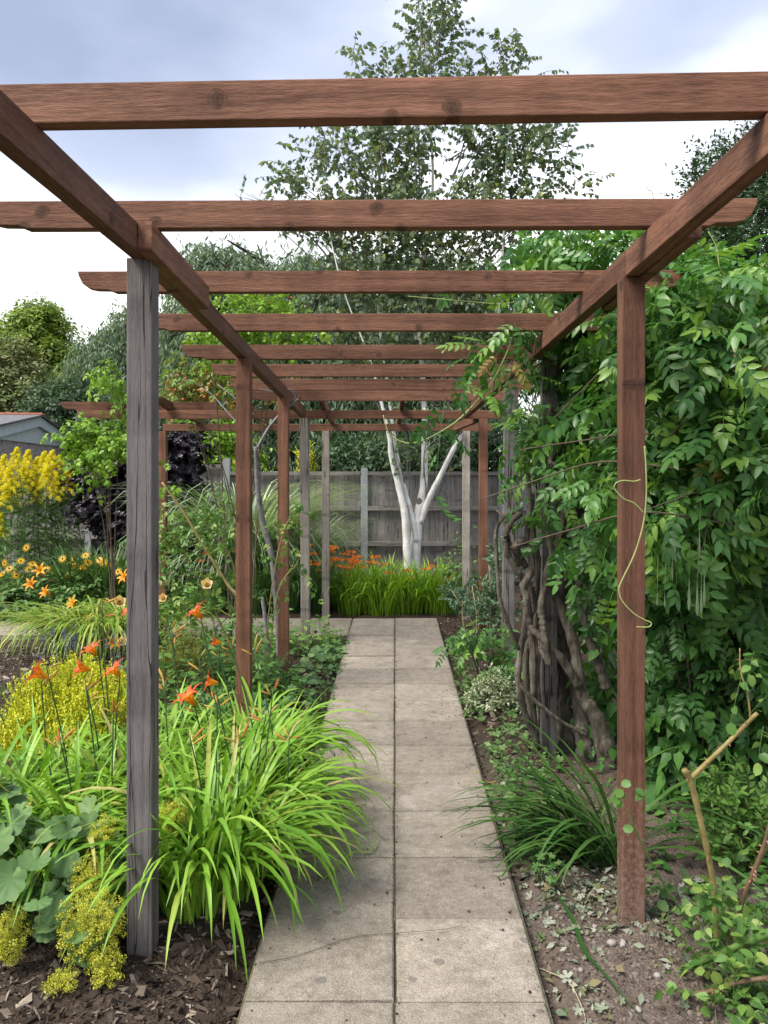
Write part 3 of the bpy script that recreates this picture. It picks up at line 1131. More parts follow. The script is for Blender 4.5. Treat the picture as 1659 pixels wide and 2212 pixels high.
def sprays(rng, ells, total, L=(0.2, 0.4), J=8, leaf=(0.05, 0.07), wo=0.7, wu=0.3, wr=0.5, droop=0.4, out=0.8, hang=0.3, shell=0.45, flip=0.4, start=0.12, nup=1.0, zlo=None, weight=None):
    """twigs spread through ellipsoids, leaves set alternately along them -> leaf frames, twig polylines"""
    vol = np.array([(e[1][0] * e[1][1] * e[1][2]) ** 0.72 * (e[2] if len(e) > 2 else 1.0) for e in ells])
    cnt = np.maximum((total * vol / vol.sum()).astype(int), 1)
    ps, os_ = [], []
    for e, k in zip(ells, cnt):
        p, o = in_ell(rng, np.asarray(e[0], float), np.asarray(e[1], float), k, shell)
        ps.append(p)
        os_.append(o)
    p0, o0 = np.vstack(ps), np.vstack(os_)
    S = len(p0)
    d = nrm(o0 * wo + UP * wu + rng.normal(size=(S, 3)) * wr)
    ln = rng.uniform(L[0], L[1], S)
    p0 = p0 - d * ln[:, None] * (1 - out)
    tt = np.linspace(0, 1, 5)
    tw = p0[:, None] + ln[:, None, None] * (d[:, None] * tt[None, :, None] - UP * droop * (tt ** 2)[None, :, None])
    tj = np.linspace(start, 1, J)[None] + rng.normal(size=(S, J)) * 0.03
    pos = p0[:, None] + ln[:, None, None] * (d[:, None] * tj[..., None] - UP * droop * (tj ** 2)[..., None])
    tan = nrm(d[:, None] - UP * 2 * droop * tj[..., None])
    side = np.cross(tan, UP + rng.normal(size=(S, 1, 3)) * 0.3)
    side = nrm(side)
    sg = np.where(np.arange(J) % 2 == 0, 1.0, -1.0)[None, :, None]
    last = (np.arange(J) == J - 1)[None, :, None]
    yd = tan * 0.55 + np.where(last, 0, side * sg * 0.85) - UP * hang + rng.normal(size=pos.shape) * 0.25
    nh = UP * nup + rng.normal(size=pos.shape) * flip + o0[:, None] * 0.5
    sz = rng.uniform(leaf[0], leaf[1], (S, J))
    Mx = frames(pos, yd, nh, sz).reshape(-1, 4, 4)
    if zlo is not None:
        keep = Mx[:, 2, 3] > zlo
        Mx = Mx[keep]
    return Mx, tw


def twig_part(tw, r, mat, parent, name='twigs'):
    if len(tw) == 0:
        return
    Rr = np.linspace(r, r * 0.4, tw.shape[1])[None].repeat(len(tw), 0)
    tubepart(name, tw, Rr, mat, parent, 3, True)


def E(x, y, rx, ry, z, dz, wgt=1.0):
    """ellipsoid from its measured outline at distance z"""
    k = z / FPX
    return (P(x, y, z), np.array([rx * k, dz, ry * k]), wgt)


# leaf materials ---------------------------------------------------
LM_daylily = leaf_mat('daylily_leaf', [(0.11, 0.26, 0.022), (0.16, 0.34, 0.03), (0.22, 0.42, 0.04), ((0.27, 0.45, 0.06), 0.90), ((0.42, 0.46, 0.10), 0.95), ((0.42, 0.33, 0.16), 1.0)], rough=0.42, trans=0.28, rib=0.3, tip=(0.28, 0.15, 0.05))
LM_daylily2 = leaf_mat('pale_daylily_leaf', [(0.11, 0.22, 0.02), (0.19, 0.32, 0.04), (0.28, 0.40, 0.06), ((0.45, 0.46, 0.12), 1.0)], rough=0.45, trans=0.3, tip=(0.3, 0.2, 0.06))
LM_strap = leaf_mat('strap_leaf', [(0.03, 0.09, 0.02), (0.055, 0.14, 0.03), (0.09, 0.19, 0.04)], rough=0.4, trans=0.2)
LM_wist = leaf_mat('wisteria_leaf', [(0.042, 0.14, 0.032), (0.075, 0.20, 0.045), (0.115, 0.26, 0.06), ((0.20, 0.36, 0.06), 1.0)], rough=0.42, trans=0.36, spec=0.5, rib=0.4)
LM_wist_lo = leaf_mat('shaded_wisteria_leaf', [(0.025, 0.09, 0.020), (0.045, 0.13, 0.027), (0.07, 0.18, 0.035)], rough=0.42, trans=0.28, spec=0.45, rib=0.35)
LM_wist_old = leaf_mat('yellowing_leaf', [(0.30, 0.30, 0.07), (0.42, 0.33, 0.10), (0.36, 0.22, 0.10)], rough=0.5, trans=0.3)
LM_oval = leaf_mat('shrub_leaf', [(0.045, 0.145, 0.034), (0.08, 0.215, 0.045), (0.125, 0.29, 0.055)], rough=0.48, trans=0.36, spec=0.4, rib=0.4)
LM_birch = leaf_mat('birch_leaf', [(0.08, 0.14, 0.08), (0.12, 0.19, 0.11), (0.17, 0.25, 0.155), ((0.20, 0.22, 0.05), 1.0)], rough=0.35, trans=0.42, spec=0.6, rib=0.2)
LM_willow = leaf_mat('willow_leaf', [(0.09, 0.155, 0.085), (0.14, 0.215, 0.125), (0.21, 0.29, 0.185)], rough=0.5, trans=0.3, rib=0)
LM_ash = leaf_mat('far_tree_leaf', [(0.12, 0.20, 0.03), (0.19, 0.29, 0.04), (0.28, 0.37, 0.06)], rough=0.55, trans=0.25, rib=0)
LM_olive = leaf_mat('far_olive_leaf', [(0.09, 0.14, 0.04), (0.14, 0.19, 0.06), (0.34, 0.33, 0.15)], rough=0.6, trans=0.2, rib=0)
LM_dark = leaf_mat('dark_hedge_leaf', [(0.026, 0.06, 0.026), (0.048, 0.10, 0.042), (0.075, 0.14, 0.06)], rough=0.5, trans=0.25, rib=0)
LM_purple = leaf_mat('purple_leaf', [(0.012, 0.009, 0.016), (0.022, 0.016, 0.028), (0.045, 0.033, 0.05)], rough=0.4, trans=0.08, spec=0.5)
LM_lime = leaf_mat('lime_heath_leaf', [(0.34, 0.40, 0.012), (0.56, 0.58, 0.02), (0.72, 0.70, 0.04)], rough=0.5, trans=0.25, rib=0)
LM_rose = leaf_mat('rose_leaf', [(0.06, 0.15, 0.03), (0.10, 0.22, 0.045), (0.16, 0.29, 0.06), ((0.26, 0.34, 0.08), 1.0)], rough=0.45, trans=0.3, rib=0.3)
LM_rose2 = leaf_mat('rose_leaf_turning', [(0.09, 0.19, 0.03), (0.16, 0.27, 0.04), (0.30, 0.30, 0.06), (0.40, 0.22, 0.08)], rough=0.45, trans=0.3)
LM_limes = leaf_mat('lime_rose_leaf', [(0.12, 0.26, 0.02), (0.19, 0.36, 0.03), (0.28, 0.44, 0.05)], rough=0.45, trans=0.32)
LM_gold = leaf_mat('goldenrod_leaf', [(0.05, 0.13, 0.025), (0.09, 0.19, 0.04), (0.13, 0.24, 0.055)], rough=0.5, trans=0.25, rib=0)
LM_grass = leaf_mat('silver_grass', [(0.18, 0.30, 0.13), (0.30, 0.42, 0.22), (0.50, 0.58, 0.40)], rough=0.45, trans=0.25, rib=0.3)
LM_iris = leaf_mat('iris_leaf', [(0.045, 0.11, 0.03), (0.075, 0.16, 0.045), (0.12, 0.22, 0.06)], rough=0.45, trans=0.2)
LM_croc = leaf_mat('crocosmia_leaf', [(0.12, 0.27, 0.02), (0.19, 0.36, 0.028), (0.28, 0.45, 0.04)], rough=0.42, trans=0.3)
LM_alch = leaf_mat('alchemilla_leaf', [(0.075, 0.16, 0.05), (0.12, 0.22, 0.075), (0.17, 0.28, 0.10)], rough=0.6, trans=0.2, rib=0)
LM_geran = leaf_mat('geranium_leaf', [(0.06, 0.14, 0.045), (0.10, 0.20, 0.07), (0.17, 0.27, 0.10)], rough=0.55, trans=0.25, rib=0)
LM_vari = leaf_mat('variegated_leaf', [(0.10, 0.18, 0.07), (0.36, 0.42, 0.24), (0.55, 0.60, 0.42)], rough=0.5, trans=0.2, rib=0)
LM_euph = leaf_mat('euphorbia_leaf', [(0.08, 0.16, 0.09), (0.13, 0.23, 0.13), (0.19, 0.30, 0.17)], rough=0.55, trans=0.2, rib=0)
LM_fern = leaf_mat('fern_leaf', [(0.05, 0.13, 0.025), (0.09, 0.20, 0.04), (0.13, 0.26, 0.055)], rough=0.5, trans=0.25, rib=0)
LM_weed = leaf_mat('weed_leaf', [(0.05, 0.13, 0.025), (0.10, 0.21, 0.05), (0.18, 0.27, 0.10)], rough=0.55, trans=0.25)
LM_lawn = leaf_mat('lawn_grass', [(0.05, 0.14, 0.02), (0.09, 0.21, 0.035), (0.15, 0.27, 0.06)], rough=0.5, trans=0.25, rib=0)
LM_litter = leaf_mat('cut_litter', [(0.12, 0.17, 0.10), (0.24, 0.28, 0.20), (0.36, 0.37, 0.30), (0.10, 0.16, 0.05), (0.22, 0.17, 0.09)], rough=0.7, trans=0.1, rib=0)
FM_yellow = leaf_mat('yellow_petal', [(0.58, 0.32, 0.004), (0.68, 0.42, 0.006)], rough=0.5, trans=0.25, rib=0)
FM_gold = leaf_mat('goldenrod_flower', [(0.70, 0.60, 0.01), (0.86, 0.76, 0.02), (0.92, 0.86, 0.05)], rough=0.6, trans=0.2, rib=0)
FM_froth = leaf_mat('froth_flower', [(0.36, 0.38, 0.03), (0.52, 0.53, 0.05), (0.64, 0.64, 0.11)], rough=0.6, trans=0.2, rib=0)
FM_orange = leaf_mat('crocosmia_flower', [(0.62, 0.12, 0.008), (0.78, 0.20, 0.012), (0.85, 0.30, 0.02)], rough=0.5, trans=0.25, rib=0)
FM_apricot = leaf_mat('apricot_flower', [(0.70, 0.27, 0.012), (0.78, 0.36, 0.02)], rough=0.5, trans=0.25, rib=0)
FM_rose = leaf_mat('cream_rose_petal', [(0.80, 0.58, 0.30), (0.86, 0.70, 0.44)], rough=0.55, trans=0.25, rib=0)
FM_hip = simple_mat('rose_hip', (0.42, 0.03, 0.012), (0.62, 0.08, 0.02), scale=20, rough=0.3, bmp=0, spec=0.5)
FM_lav = leaf_mat('lavender_flower', [(0.10, 0.09, 0.28), (0.16, 0.14, 0.38)], rough=0.7, trans=0.1, rib=0)
M_cone = simple_mat('flower_cone', (0.03, 0.012, 0.006), (0.07, 0.03, 0.012), scale=200)
# red petals running to yellow in the throat
m, t, out = new_mat('red_daylily_petal')
uvn = N(t, 'ShaderNodeUVMap')
sx = N(t, 'ShaderNodeSeparateXYZ')
t.links.new(uvn.outputs[0], sx.inputs[0])
cr = ramp(t, [(0.0, (0.72, 0.42, 0.02)), (0.34, (0.85, 0.36, 0.015)), (0.55, (0.66, 0.085, 0.015)), (1.0, (0.50, 0.035, 0.02))])
t.links.new(sx.outputs[1], cr.inputs[0])
col = mixc(t, math_n(t, 'MULTIPLY', math_n(t, 'LESS_THAN', math_n(t, 'ABSOLUTE', sx.outputs[0]), 0.1), 0.6), cr.outputs[0], (0.80, 0.30, 0.03))
b = N(t, 'ShaderNodeBsdfPrincipled', Roughness=0.5)
t.links.new(col, b.inputs['Base Color'])
tr = N(t, 'ShaderNodeBsdfTranslucent')
t.links.new(col, tr.inputs[0])
mx = N(t, 'ShaderNodeMixShader', Fac=0.3)
t.links.new(b.outputs[0], mx.inputs[1])
t.links.new(tr.outputs[0], mx.inputs[2])
t.links.new(mx.outputs[0], out.inputs[0])
FM_red = m

SM_green = simple_mat('green_stem', (0.06, 0.13, 0.03), (0.11, 0.20, 0.05), scale=30, rough=0.5, bmp=0.1)
SM_dark = simple_mat('dark_flower_stalk', (0.03, 0.075, 0.03), (0.05, 0.11, 0.04), scale=30, rough=0.45, bmp=0.1)
SM_pale = simple_mat('pale_tendril', (0.24, 0.30, 0.09), (0.34, 0.38, 0.15), scale=30, rough=0.5, bmp=0.0)
SM_brown = simple_mat('brown_twig', (0.06, 0.045, 0.03), (0.14, 0.11, 0.08), scale=40, rough=0.8, bmp=0.3)
SM_cane = simple_mat('rose_cane', (0.16, 0.13, 0.04), (0.30, 0.24, 0.10), scale=22, rough=0.55, bmp=0.3)
SM_greycane = simple_mat('old_rose_bark', (0.10, 0.10, 0.105), (0.24, 0.24, 0.24), scale=26, rough=0.85, bmp=0.6)
SM_redcane = simple_mat('reddish_cane', (0.10, 0.08, 0.04), (0.20, 0.12, 0.08), scale=22, rough=0.5, bmp=0.2)
SM_thorn = simple_mat('thorn', (0.28, 0.10, 0.08), (0.40, 0.20, 0.15), scale=22, rough=0.5, bmp=0)
SM_straw = simple_mat('straw', (0.34, 0.28, 0.17), (0.50, 0.44, 0.30), scale=40, rough=0.7, bmp=0)
# wisteria bark: furrowed along the stem
m, t, out = new_mat('wisteria_bark')
geo = N(t, 'ShaderNodeNewGeometry')
mpn = N(t, 'ShaderNodeMapping')
mpn.inputs['Scale'].default_value = (1.0, 1.0, 0.28)
t.links.new(geo.outputs['Position'], mpn.inputs[0])
b1 = N(t, 'ShaderNodeTexNoise', Scale=42.0, Detail=6.0, Roughness=0.68)
t.links.new(mpn.outputs[0], b1.inputs['Vector'])
b2 = N(t, 'ShaderNodeTexNoise', Scale=7.0, Detail=4.0)
t.links.new(geo.outputs['Position'], b2.inputs['Vector'])
cr = ramp(t, [(0.36, (0.035, 0.029, 0.023)), (0.52, (0.125, 0.108, 0.086)), (0.68, (0.29, 0.262, 0.22))])
t.links.new(math_n(t, 'ADD', math_n(t, 'MULTIPLY', b1.outputs[0], 0.6), math_n(t, 'MULTIPLY', b2.outputs[0], 0.4)), cr.inputs[0])
b = N(t, 'ShaderNodeBsdfPrincipled', Roughness=0.8)
b.inputs['Specular IOR Level'].default_value = 0.25
t.links.new(cr.outputs[0], b.inputs['Base Color'])
t.links.new(bump(t, b1.outputs[0], 1.0, 0.02), b.inputs['Normal'])
t.links.new(b.outputs[0], out.inputs[0])
BM_wist = m
# birch bark: white with dark lenticels and scars
m, t, out = new_mat('birch_bark')
geo = N(t, 'ShaderNodeNewGeometry')
mpn = N(t, 'ShaderNodeMapping')
mpn.inputs['Scale'].default_value = (6.0, 6.0, 55.0)
t.links.new(geo.outputs['Position'], mpn.inputs[0])
b1 = N(t, 'ShaderNodeTexNoise', Scale=1.0, Detail=4.0, Roughness=0.6)
t.links.new(mpn.outputs[0], b1.inputs['Vector'])
vo = N(t, 'ShaderNodeTexVoronoi', Scale=3.4)
t.links.new(geo.outputs['Position'], vo.inputs['Vector'])
b2 = N(t, 'ShaderNodeTexNoise', Scale=9.0, Detail=5.0)
t.links.new(geo.outputs['Position'], b2.inputs['Vector'])
cr = ramp(t, [(0.3, (0.58, 0.56, 0.53)), (0.6, (0.82, 0.81, 0.79))])
t.links.new(b2.outputs[0], cr.inputs[0])
lent = ramp(t, [(0.66, (0, 0, 0)), (0.72, (1, 1, 1))])
t.links.new(b1.outputs[0], lent.inputs[0])
col = mixc(t, math_n(t, 'MULTIPLY', lent.outputs[0], 0.45), cr.outputs[0], (0.22, 0.19, 0.17))
scar = math_n(t, 'LESS_THAN', math_n(t, 'ADD', vo.outputs['Distance'], math_n(t, 'MULTIPLY', b2.outputs[0], 0.16)), 0.24)
col = mixc(t, math_n(t, 'MULTIPLY', scar, 0.85), col, (0.03, 0.026, 0.024))
b = N(t, 'ShaderNodeBsdfPrincipled', Roughness=0.7)
t.links.new(col, b.inputs['Base Color'])
t.links.new(bump(t, b1.outputs[0], 0.25, 0.006), b.inputs['Normal'])
t.links.new(b.outputs[0], out.inputs[0])
BM_birch = m
BM_dark = simple_mat('dark_bark', (0.035, 0.028, 0.022), (0.08, 0.065, 0.05), scale=14, rough=0.9, bmp=0.6)

# leaf templates ---------------------------------------------------
lt_lance = [leaf_t(0.46, 0.25, c, (0.22, 0.5, 0.8), 'lance', 0.018) for c in (0.1, 0.25)]
lt_wist = [pinnate_t(p, lt_lance[i % 2], rach=r, l0=0.066, l1=0.076, ang=66, bend=b, hang=h, seed=i, start=0.24) for i, (p, r, b, h) in enumerate(
    ((5, 0.25, 0.4, 0.22), (5, 0.23, 0.8, 0.35), (4, 0.20, 0.2, 0.15), (5, 0.26, 1.0, 0.45), (4, 0.19, 0.5, 0.1), (5, 0.24, 0.1, 0.25)))]
lt_ovate = [leaf_t(0.62, 0.2, c, (0.25, 0.55, 0.82), 'ovate', 0.01) for c in (0.05, 0.2, 0.35)]
lt_birch = [leaf_t(0.78, 0.12, 0.12, (0.25, 0.6), 'ovate'), leaf_t(0.70, 0.3, 0.25, (0.25, 0.6), 'ovate')]
lt_round = [leaf_t(0.8, 0.15, 0.1, (0.2, 0.5, 0.8), 'round'), leaf_t(0.72, 0.3, 0.2, (0.2, 0.5, 0.8), 'round')]
lt_small = [leaf_t(0.5, 0.2, 0.15, (0.5,), 'lance'), leaf_t(0.42, 0.3, 0.3, (0.5,), 'lance')]
lt_dia = [diamond_t(0.4), diamond_t(0.55)]
lt_willow = [diamond_t(0.17), diamond_t(0.22)]
lt_clump = [merge([lt_dia[i % 2].moved(frames(np.array([[math.cos(a) * .35, math.sin(a) * .35, (i % 3) * .12]]), np.array([[math.cos(a), math.sin(a), -0.3]]), np.array([[math.cos(a * 3) * .6, .4, 1]]), np.array([0.55]))[0]) for i, a in enumerate((0.3, 1.5, 2.6, 3.9, 5.1))])]
lt_rose = [pinnate_t(2, lt_ovate[i % 3], rach=0.075, l0=0.032, l1=0.040, ang=66, bend=0.3 + 0.3 * i, hang=0.15, seed=20 + i, start=0.5, wrach=0.001) for i in range(3)]
lt_alch = [lobed_t(9, 0.15, 0.05, c, 4) for c in (0.25, 0.1, -0.1)]
lt_geran = [lobed_t(5, 0.55, 0.05, c, 5, 0.6) for c in (0.2, -0.1)]
lt_fern = [pinnate_t(15, leaf_t(0.26, 0.1, 0.1, (0.4,), 'lance'), rach=0.42, l0=0.085, ang=75, bend=b, hang=0.1, seed=40 + i, start=0.12, taper=True, term=False, wrach=0.0016) for i, b in enumerate((0.8, 1.3, 0.4))]
# ================================================================== TREES
def base_of(x, y):
    return (x, y, float(gz(x, y)))


# ---- silver birch with several white stems
rng = np.random.default_rng(11)
birch = thing('birch_tree', 'multi-stemmed white-barked birch rising in front of the closeboard fence', 'tree', base_of(0.26, 10.4))


def stem(parent, pts, r, mat, name='trunk', sides=10, rng_=None, wob=0.03):
    return tube(name, [P(*p) for p in pts], r, mat, parent, sides, 7, rng_, wob)


stem(birch, [(893, 1275, 10.4), (897, 1190, 10.4), (903, 1120, 10.4), (915, 1050, 10.42), (917, 960, 10.45), (916, 860, 10.5), (905, 640, 10.55), (935, 400, 10.6), (920, 150, 10.65), (925, -60, 10.7)],
     [0.0777, 0.0703, 0.0629, 0.0518, 0.0407, 0.0355, 0.0266, 0.0178, 0.0111, 0.0044], BM_birch, rng_=rng)
stem(birch, [(908, 1130, 10.38), (925, 1080, 10.35), (950, 1030, 10.3), (985, 960, 10.2), (1003, 930, 10.2), (1060, 800, 10.2), (1085, 560, 10.2), (1095, 330, 10.2), (1120, 140, 10.2)],
     [0.0370, 0.0370, 0.0340, 0.0311, 0.0266, 0.0192, 0.0133, 0.0074, 0.0030], BM_birch, rng_=rng)
stem(birch, [(900, 1170, 10.36), (888, 1110, 10.33), (872, 1050, 10.3), (858, 985, 10.25), (838, 840, 10.2), (815, 640, 10.2), (830, 400, 10.3), (800, 200, 10.3), (780, 110, 10.3)],
     [0.0370, 0.0355, 0.0311, 0.0266, 0.0163, 0.0118, 0.0089, 0.0059, 0.0030], BM_birch, rng_=rng)
stem(birch, [(884, 1262, 10.3), (879, 1180, 10.3), (874, 1110, 10.27), (862, 1055, 10.25), (845, 985, 10.2), (838, 930, 10.15), (800, 780, 10.1), (740, 620, 10.0), (690, 420, 10.0), (640, 320, 10.0)],
     [0.0533, 0.0518, 0.0459, 0.0407, 0.0340, 0.0266, 0.0133, 0.0089, 0.0059, 0.0030], BM_birch, rng_=rng)
bells = [E(945, 70, 62, 88, 10.6, 0.5), E(905, 200, 80, 75, 10.6, 0.6), E(800, 150, 66, 52, 10.5, 0.4, .75), E(1085, 150, 78, 55, 10.4, 0.4, .8),
         E(1010, 215, 110, 50, 10.5, 0.6, .45), E(835, 330, 95, 95, 10.4, 0.6, 1.25), E(1080, 325, 100, 90, 10.4, 0.6, 1.3), E(950, -20, 50, 60, 10.6, .4, .8), E(640, 365, 52, 55, 10.3, 0.4, .8), E(720, 320, 70, 60, 10.3, 0.4, .8),
         E(1185, 330, 55, 70, 10.3, 0.4, .75), E(860, 470, 190, 90, 10.4, 0.8, 1.2), E(1090, 470, 130, 80, 10.3, 0.7), E(1240, 405, 60, 28, 10.2, 0.3, .45), E(680, 470, 110, 60, 10.4, 0.5),
         E(860, 620, 210, 90, 10.4, 0.7, 1.1), E(1050, 620, 120, 90, 10.3, 0.6), E(960, 750, 150, 90, 10.3, 0.6, .7), E(760, 740, 130, 80, 10.3, 0.5, .7), E(1060, 800, 60, 90, 10.2, 0.4, .7),
         E(850, 940, 40, 90, 10.15, 0.2, .5), E(945, 905, 45, 60, 10.2, 0.25, .4), E(1010, 950, 35, 60, 10.3, 0.2, .35), E(510, 415, 26, 20, 10.3, .2, .25), E(560, 412, 28, 22, 10.3, .2, .3)]
Mx, tw = sprays(rng, bells, 1850, L=(0.28, 0.6), J=11, leaf=(0.055, 0.085), wo=0.5, wu=0.75, wr=0.45, droop=0.35, hang=0.75, flip=0.9, nup=0.3, shell=0.5)
stuffpart('crown', [(lt_birch[0], Mx[::2]), (lt_birch[1], Mx[1::2])], LM_birch, birch, rng)
twig_part(tw, 0.0045, SM_brown, birch, 'twig')
# limbs from stems into the clumps
lim, lr = [], []
for e in bells:
    c = e[0]
    for k in range(3):
        tgt = c + rng.normal(size=3) * e[1] * 0.5
        h = tgt[2] - rng.uniform(0.6, 1.3)
        sx0 = np.interp(h, [0, 2, 4, 8], [0.28, 0.3, 0.25, 0.4]) * 0.6 + tgt[0] * 0.4
        s = np.array([sx0, 10.4, max(h, 1.2)])
        mid = (s + tgt) / 2 + np.array([0, 0, 0.1]) + rng.normal(size=3) * 0.08
        lim.append(crom([s, mid, tgt], 4))
        lr.append(np.linspace(0.011, 0.003, 9))
tubepart('limb', np.array(lim), np.array(lr), SM_greycane, birch, 5, True)


def simple_tree(name, label, base, trunk_pts, tr, ells, n, tmpl, lmat, rng, bark=None, L=(0.5, 0.9), J=9, leaf=(0.12, 0.2), limbs=5, group=None, **kw):
    bark = bark or BM_dark
    o = thing(name, label, 'tree', base, group)
    tube('trunk', trunk_pts, tr, bark, o, 9, 5, rng, 0.04)
    Mx, tw = sprays(rng, ells, n, L=L, J=J, leaf=leaf, **kw)
    stuffpart('crown', [(tt, Mx[i::len(tmpl)]) for i, tt in enumerate(tmpl)], lmat, o, rng)
    tp = np.array(trunk_pts)
    lim, lr = [], []
    for e in ells:
        for k in range(limbs):
            tgt = e[0] + rng.normal(size=3) * e[1] * 0.45
            f = rng.uniform(0.35, 0.95)
            s = np.array([np.interp(f, np.linspace(0, 1, len(tp)), tp[:, j]) for j in range(3)])
            mid = (s + tgt) / 2 + np.array([0, 0, 0.12 * np.linalg.norm(tgt - s)])
            lim.append(crom([s, mid, tgt], 4))
            lr.append(np.linspace(tr[0] * 0.3, tr[0] * 0.05, 9))
    tubepart('limb', np.array(lim), np.array(lr), bark, o, 5, True)
    return o


# ---- willows behind the fence
def willow(label, x, y, z, h, ells, n, seed, leaf=(0.10, 0.16), L=(0.9, 1.7), J=20):
    rg = np.random.default_rng(seed)
    b = np.array([P(x, 1021, z)[0], z, -0.02])
    tops = [b, b + [0.1, 0.1, h * 0.3], b + [-0.1, 0, h * 0.6], b + [0.05, 0.1, h * 0.9]]
    return simple_tree('willow_tree', label, tuple(b), tops, (0.28, 0.22, 0.12, 0.04), ells, n, lt_willow, LM_willow, rg,
                       L=L, J=J, leaf=leaf, wo=0.45, wu=0.15, wr=0.35, droop=1.0, hang=0.9, flip=0.8, nup=0.2, out=0.5)


willow('tall grey-green weeping willow whose strands hang behind the birch', 640, 0, 15.5, 6.2,
       [E(600, 640, 240, 130, 15.5, 1.5), E(800, 620, 260, 130, 15.5, 1.5), E(1000, 700, 180, 180, 15.5, 1.2), E(520, 780, 170, 150, 15.3, 1.3), E(740, 800, 220, 150, 15.2, 1.3),
        E(950, 860, 160, 130, 15.2, 1.0), E(640, 930, 190, 70, 15.0, 0.8), E(860, 930, 200, 70, 15.0, 0.8), E(470, 560, 100, 70, 15.5, 1.0), E(430, 700, 90, 110, 15.4, 1.0)], 7400, 21, leaf=(0.12, 0.2))
willow('silvery weeping willow beside the bright maple beyond the garage', 270, 0, 19.0, 5.0,
       [E(290, 700, 70, 70, 19, 1.0), E(240, 770, 90, 90, 19, 1.2), E(330, 760, 90, 100, 19, 1.2), E(190, 830, 60, 60, 18.8, .9), E(390, 850, 80, 110, 18.5, 1.0), E(300, 860, 100, 70, 18.7, 1)], 2600, 22, leaf=(0.11, 0.18))

# ---- broadleaf trees far left
rg = np.random.default_rng(31)
simple_tree('maple_tree', 'bright yellow-green broadleaf tree standing left of the willows', (-10.3, 23.5, -0.02), [(-10.3, 23.5, -0.02), (-10.3, 23.5, 2.0), (-10.2, 23.4, 4.4), (-10.3, 23.5, 5.8)], (0.25, 0.2, 0.12, 0.05),
            [E(75, 730, 55, 70, 23, 1.0), E(30, 760, 50, 55, 23, 1.0), E(115, 800, 45, 70, 22.6, 1.0), E(60, 850, 80, 50, 22.6, 1.0), E(100, 710, 26, 36, 23, .7)], 900, lt_clump, LM_ash, rg, L=(0.5, 0.9), J=9, leaf=(0.18, 0.30), wo=0.7, wu=0.3, hang=0.2)
simple_tree('chestnut_tree', 'olive-green tree with cream tufts at the left behind the garage', (-8.9, 20.5, -0.02), [(-8.9, 20.5, -0.02), (-8.9, 20.5, 1.5), (-8.9, 20.4, 3.0), (-8.9, 20.5, 3.9)], (0.2, 0.16, 0.1, 0.05),
            [E(25, 810, 60, 75, 20.5, 0.9), E(50, 870, 80, 50, 20.3, 0.9), E(-20, 850, 60, 60, 20.3, 0.9)], 620, lt_clump, LM_olive, rg, L=(0.4, 0.8), J=8, leaf=(0.16, 0.26), wo=0.7, wu=0.4, hang=0.2)
simple_tree('hedge_tree', 'dark leafy tree filling the gap right of the garage', (-7.1, 18.2, -0.02), [(-7.1, 18.2, -0.02), (-7.1, 18.2, 1.2), (-7.0, 18.2, 2.4), (-7.1, 18.2, 3.0)], (0.16, 0.12, 0.08, 0.04),
            [E(150, 890, 70, 60, 18, 0.9), E(210, 930, 70, 50, 17.8, 0.9), E(110, 920, 50, 30, 18.2, .6), E(280, 930, 60, 70, 17.5, .8)], 700, lt_clump, LM_dark, rg, L=(0.4, 0.7), J=8, leaf=(0.14, 0.24), wo=0.7, wu=0.4, hang=0.2)
# ---- dark evergreen far right
simple_tree('evergreen_tree', 'tall dark evergreen tree behind the wisteria on the right', (5.5, 12.8, -0.02), [(5.5, 12.8, -0.02), (5.5, 12.8, 2.2), (5.45, 12.8, 4.5), (5.5, 12.8, 6.0)], (0.22, 0.18, 0.1, 0.04),
            [E(1600, 520, 110, 130, 12.6, 1.2), E(1580, 420, 80, 90, 12.6, 0.9), E(1630, 360, 60, 70, 12.6, 0.8), E(1500, 400, 30, 50, 12.6, 0.4, .5), E(1520, 560, 60, 80, 12.4, 1.0), E(1620, 680, 140, 100, 12.4, 1.1), E(1450, 700, 120, 100, 12.3, 1.0)],
            2300, lt_small, LM_dark, rg, L=(0.35, 0.7), J=14, leaf=(0.06, 0.10), wo=0.5, wu=0.9, wr=0.4, droop=0.1, hang=-0.1, flip=0.7)
# ---- hedges behind the fence
simple_tree('hedge_shrub', 'dark evergreen shrub showing over the fence top behind the birch trunks', (0.9, 12.6, -0.02), [(0.9, 12.6, -0.02), (0.9, 12.6, 0.7), (0.9, 12.6, 1.4), (0.9, 12.6, 2.0)], (0.07, 0.06, 0.05, 0.03),
            [E(900, 990, 180, 50, 12.6, 0.6), E(1030, 960, 90, 70, 12.6, 0.6), E(760, 995, 120, 50, 12.8, 0.6), E(1180, 960, 120, 80, 12.6, 0.6), E(1320, 940, 120, 110, 12.6, .7), E(1450, 900, 100, 130, 12.6, .7)], 2600, lt_small, LM_dark, rg, L=(0.3, 0.5), J=10, leaf=(0.06, 0.10), wo=0.7, wu=0.4)
simple_tree('laurel_shrub', 'fresh green laurel shrub peeping over the fence behind the silver grass', (-2.65, 12.3, -0.02), [(-2.65, 12.3, -0.02), (-2.65, 12.3, 0.7), (-2.6, 12.3, 1.4), (-2.65, 12.3, 1.9)], (0.06, 0.05, 0.04, 0.02),
            [E(480, 960, 60, 50, 12.3, 0.5), E(440, 950, 40, 40, 12.3, 0.4), E(530, 975, 40, 35, 12.2, .4), E(400, 970, 50, 50, 12.3, .5)], 420, lt_ovate, LM_limes, rg, L=(0.25, 0.4), J=9, leaf=(0.06, 0.09), wo=0.7, wu=0.5)
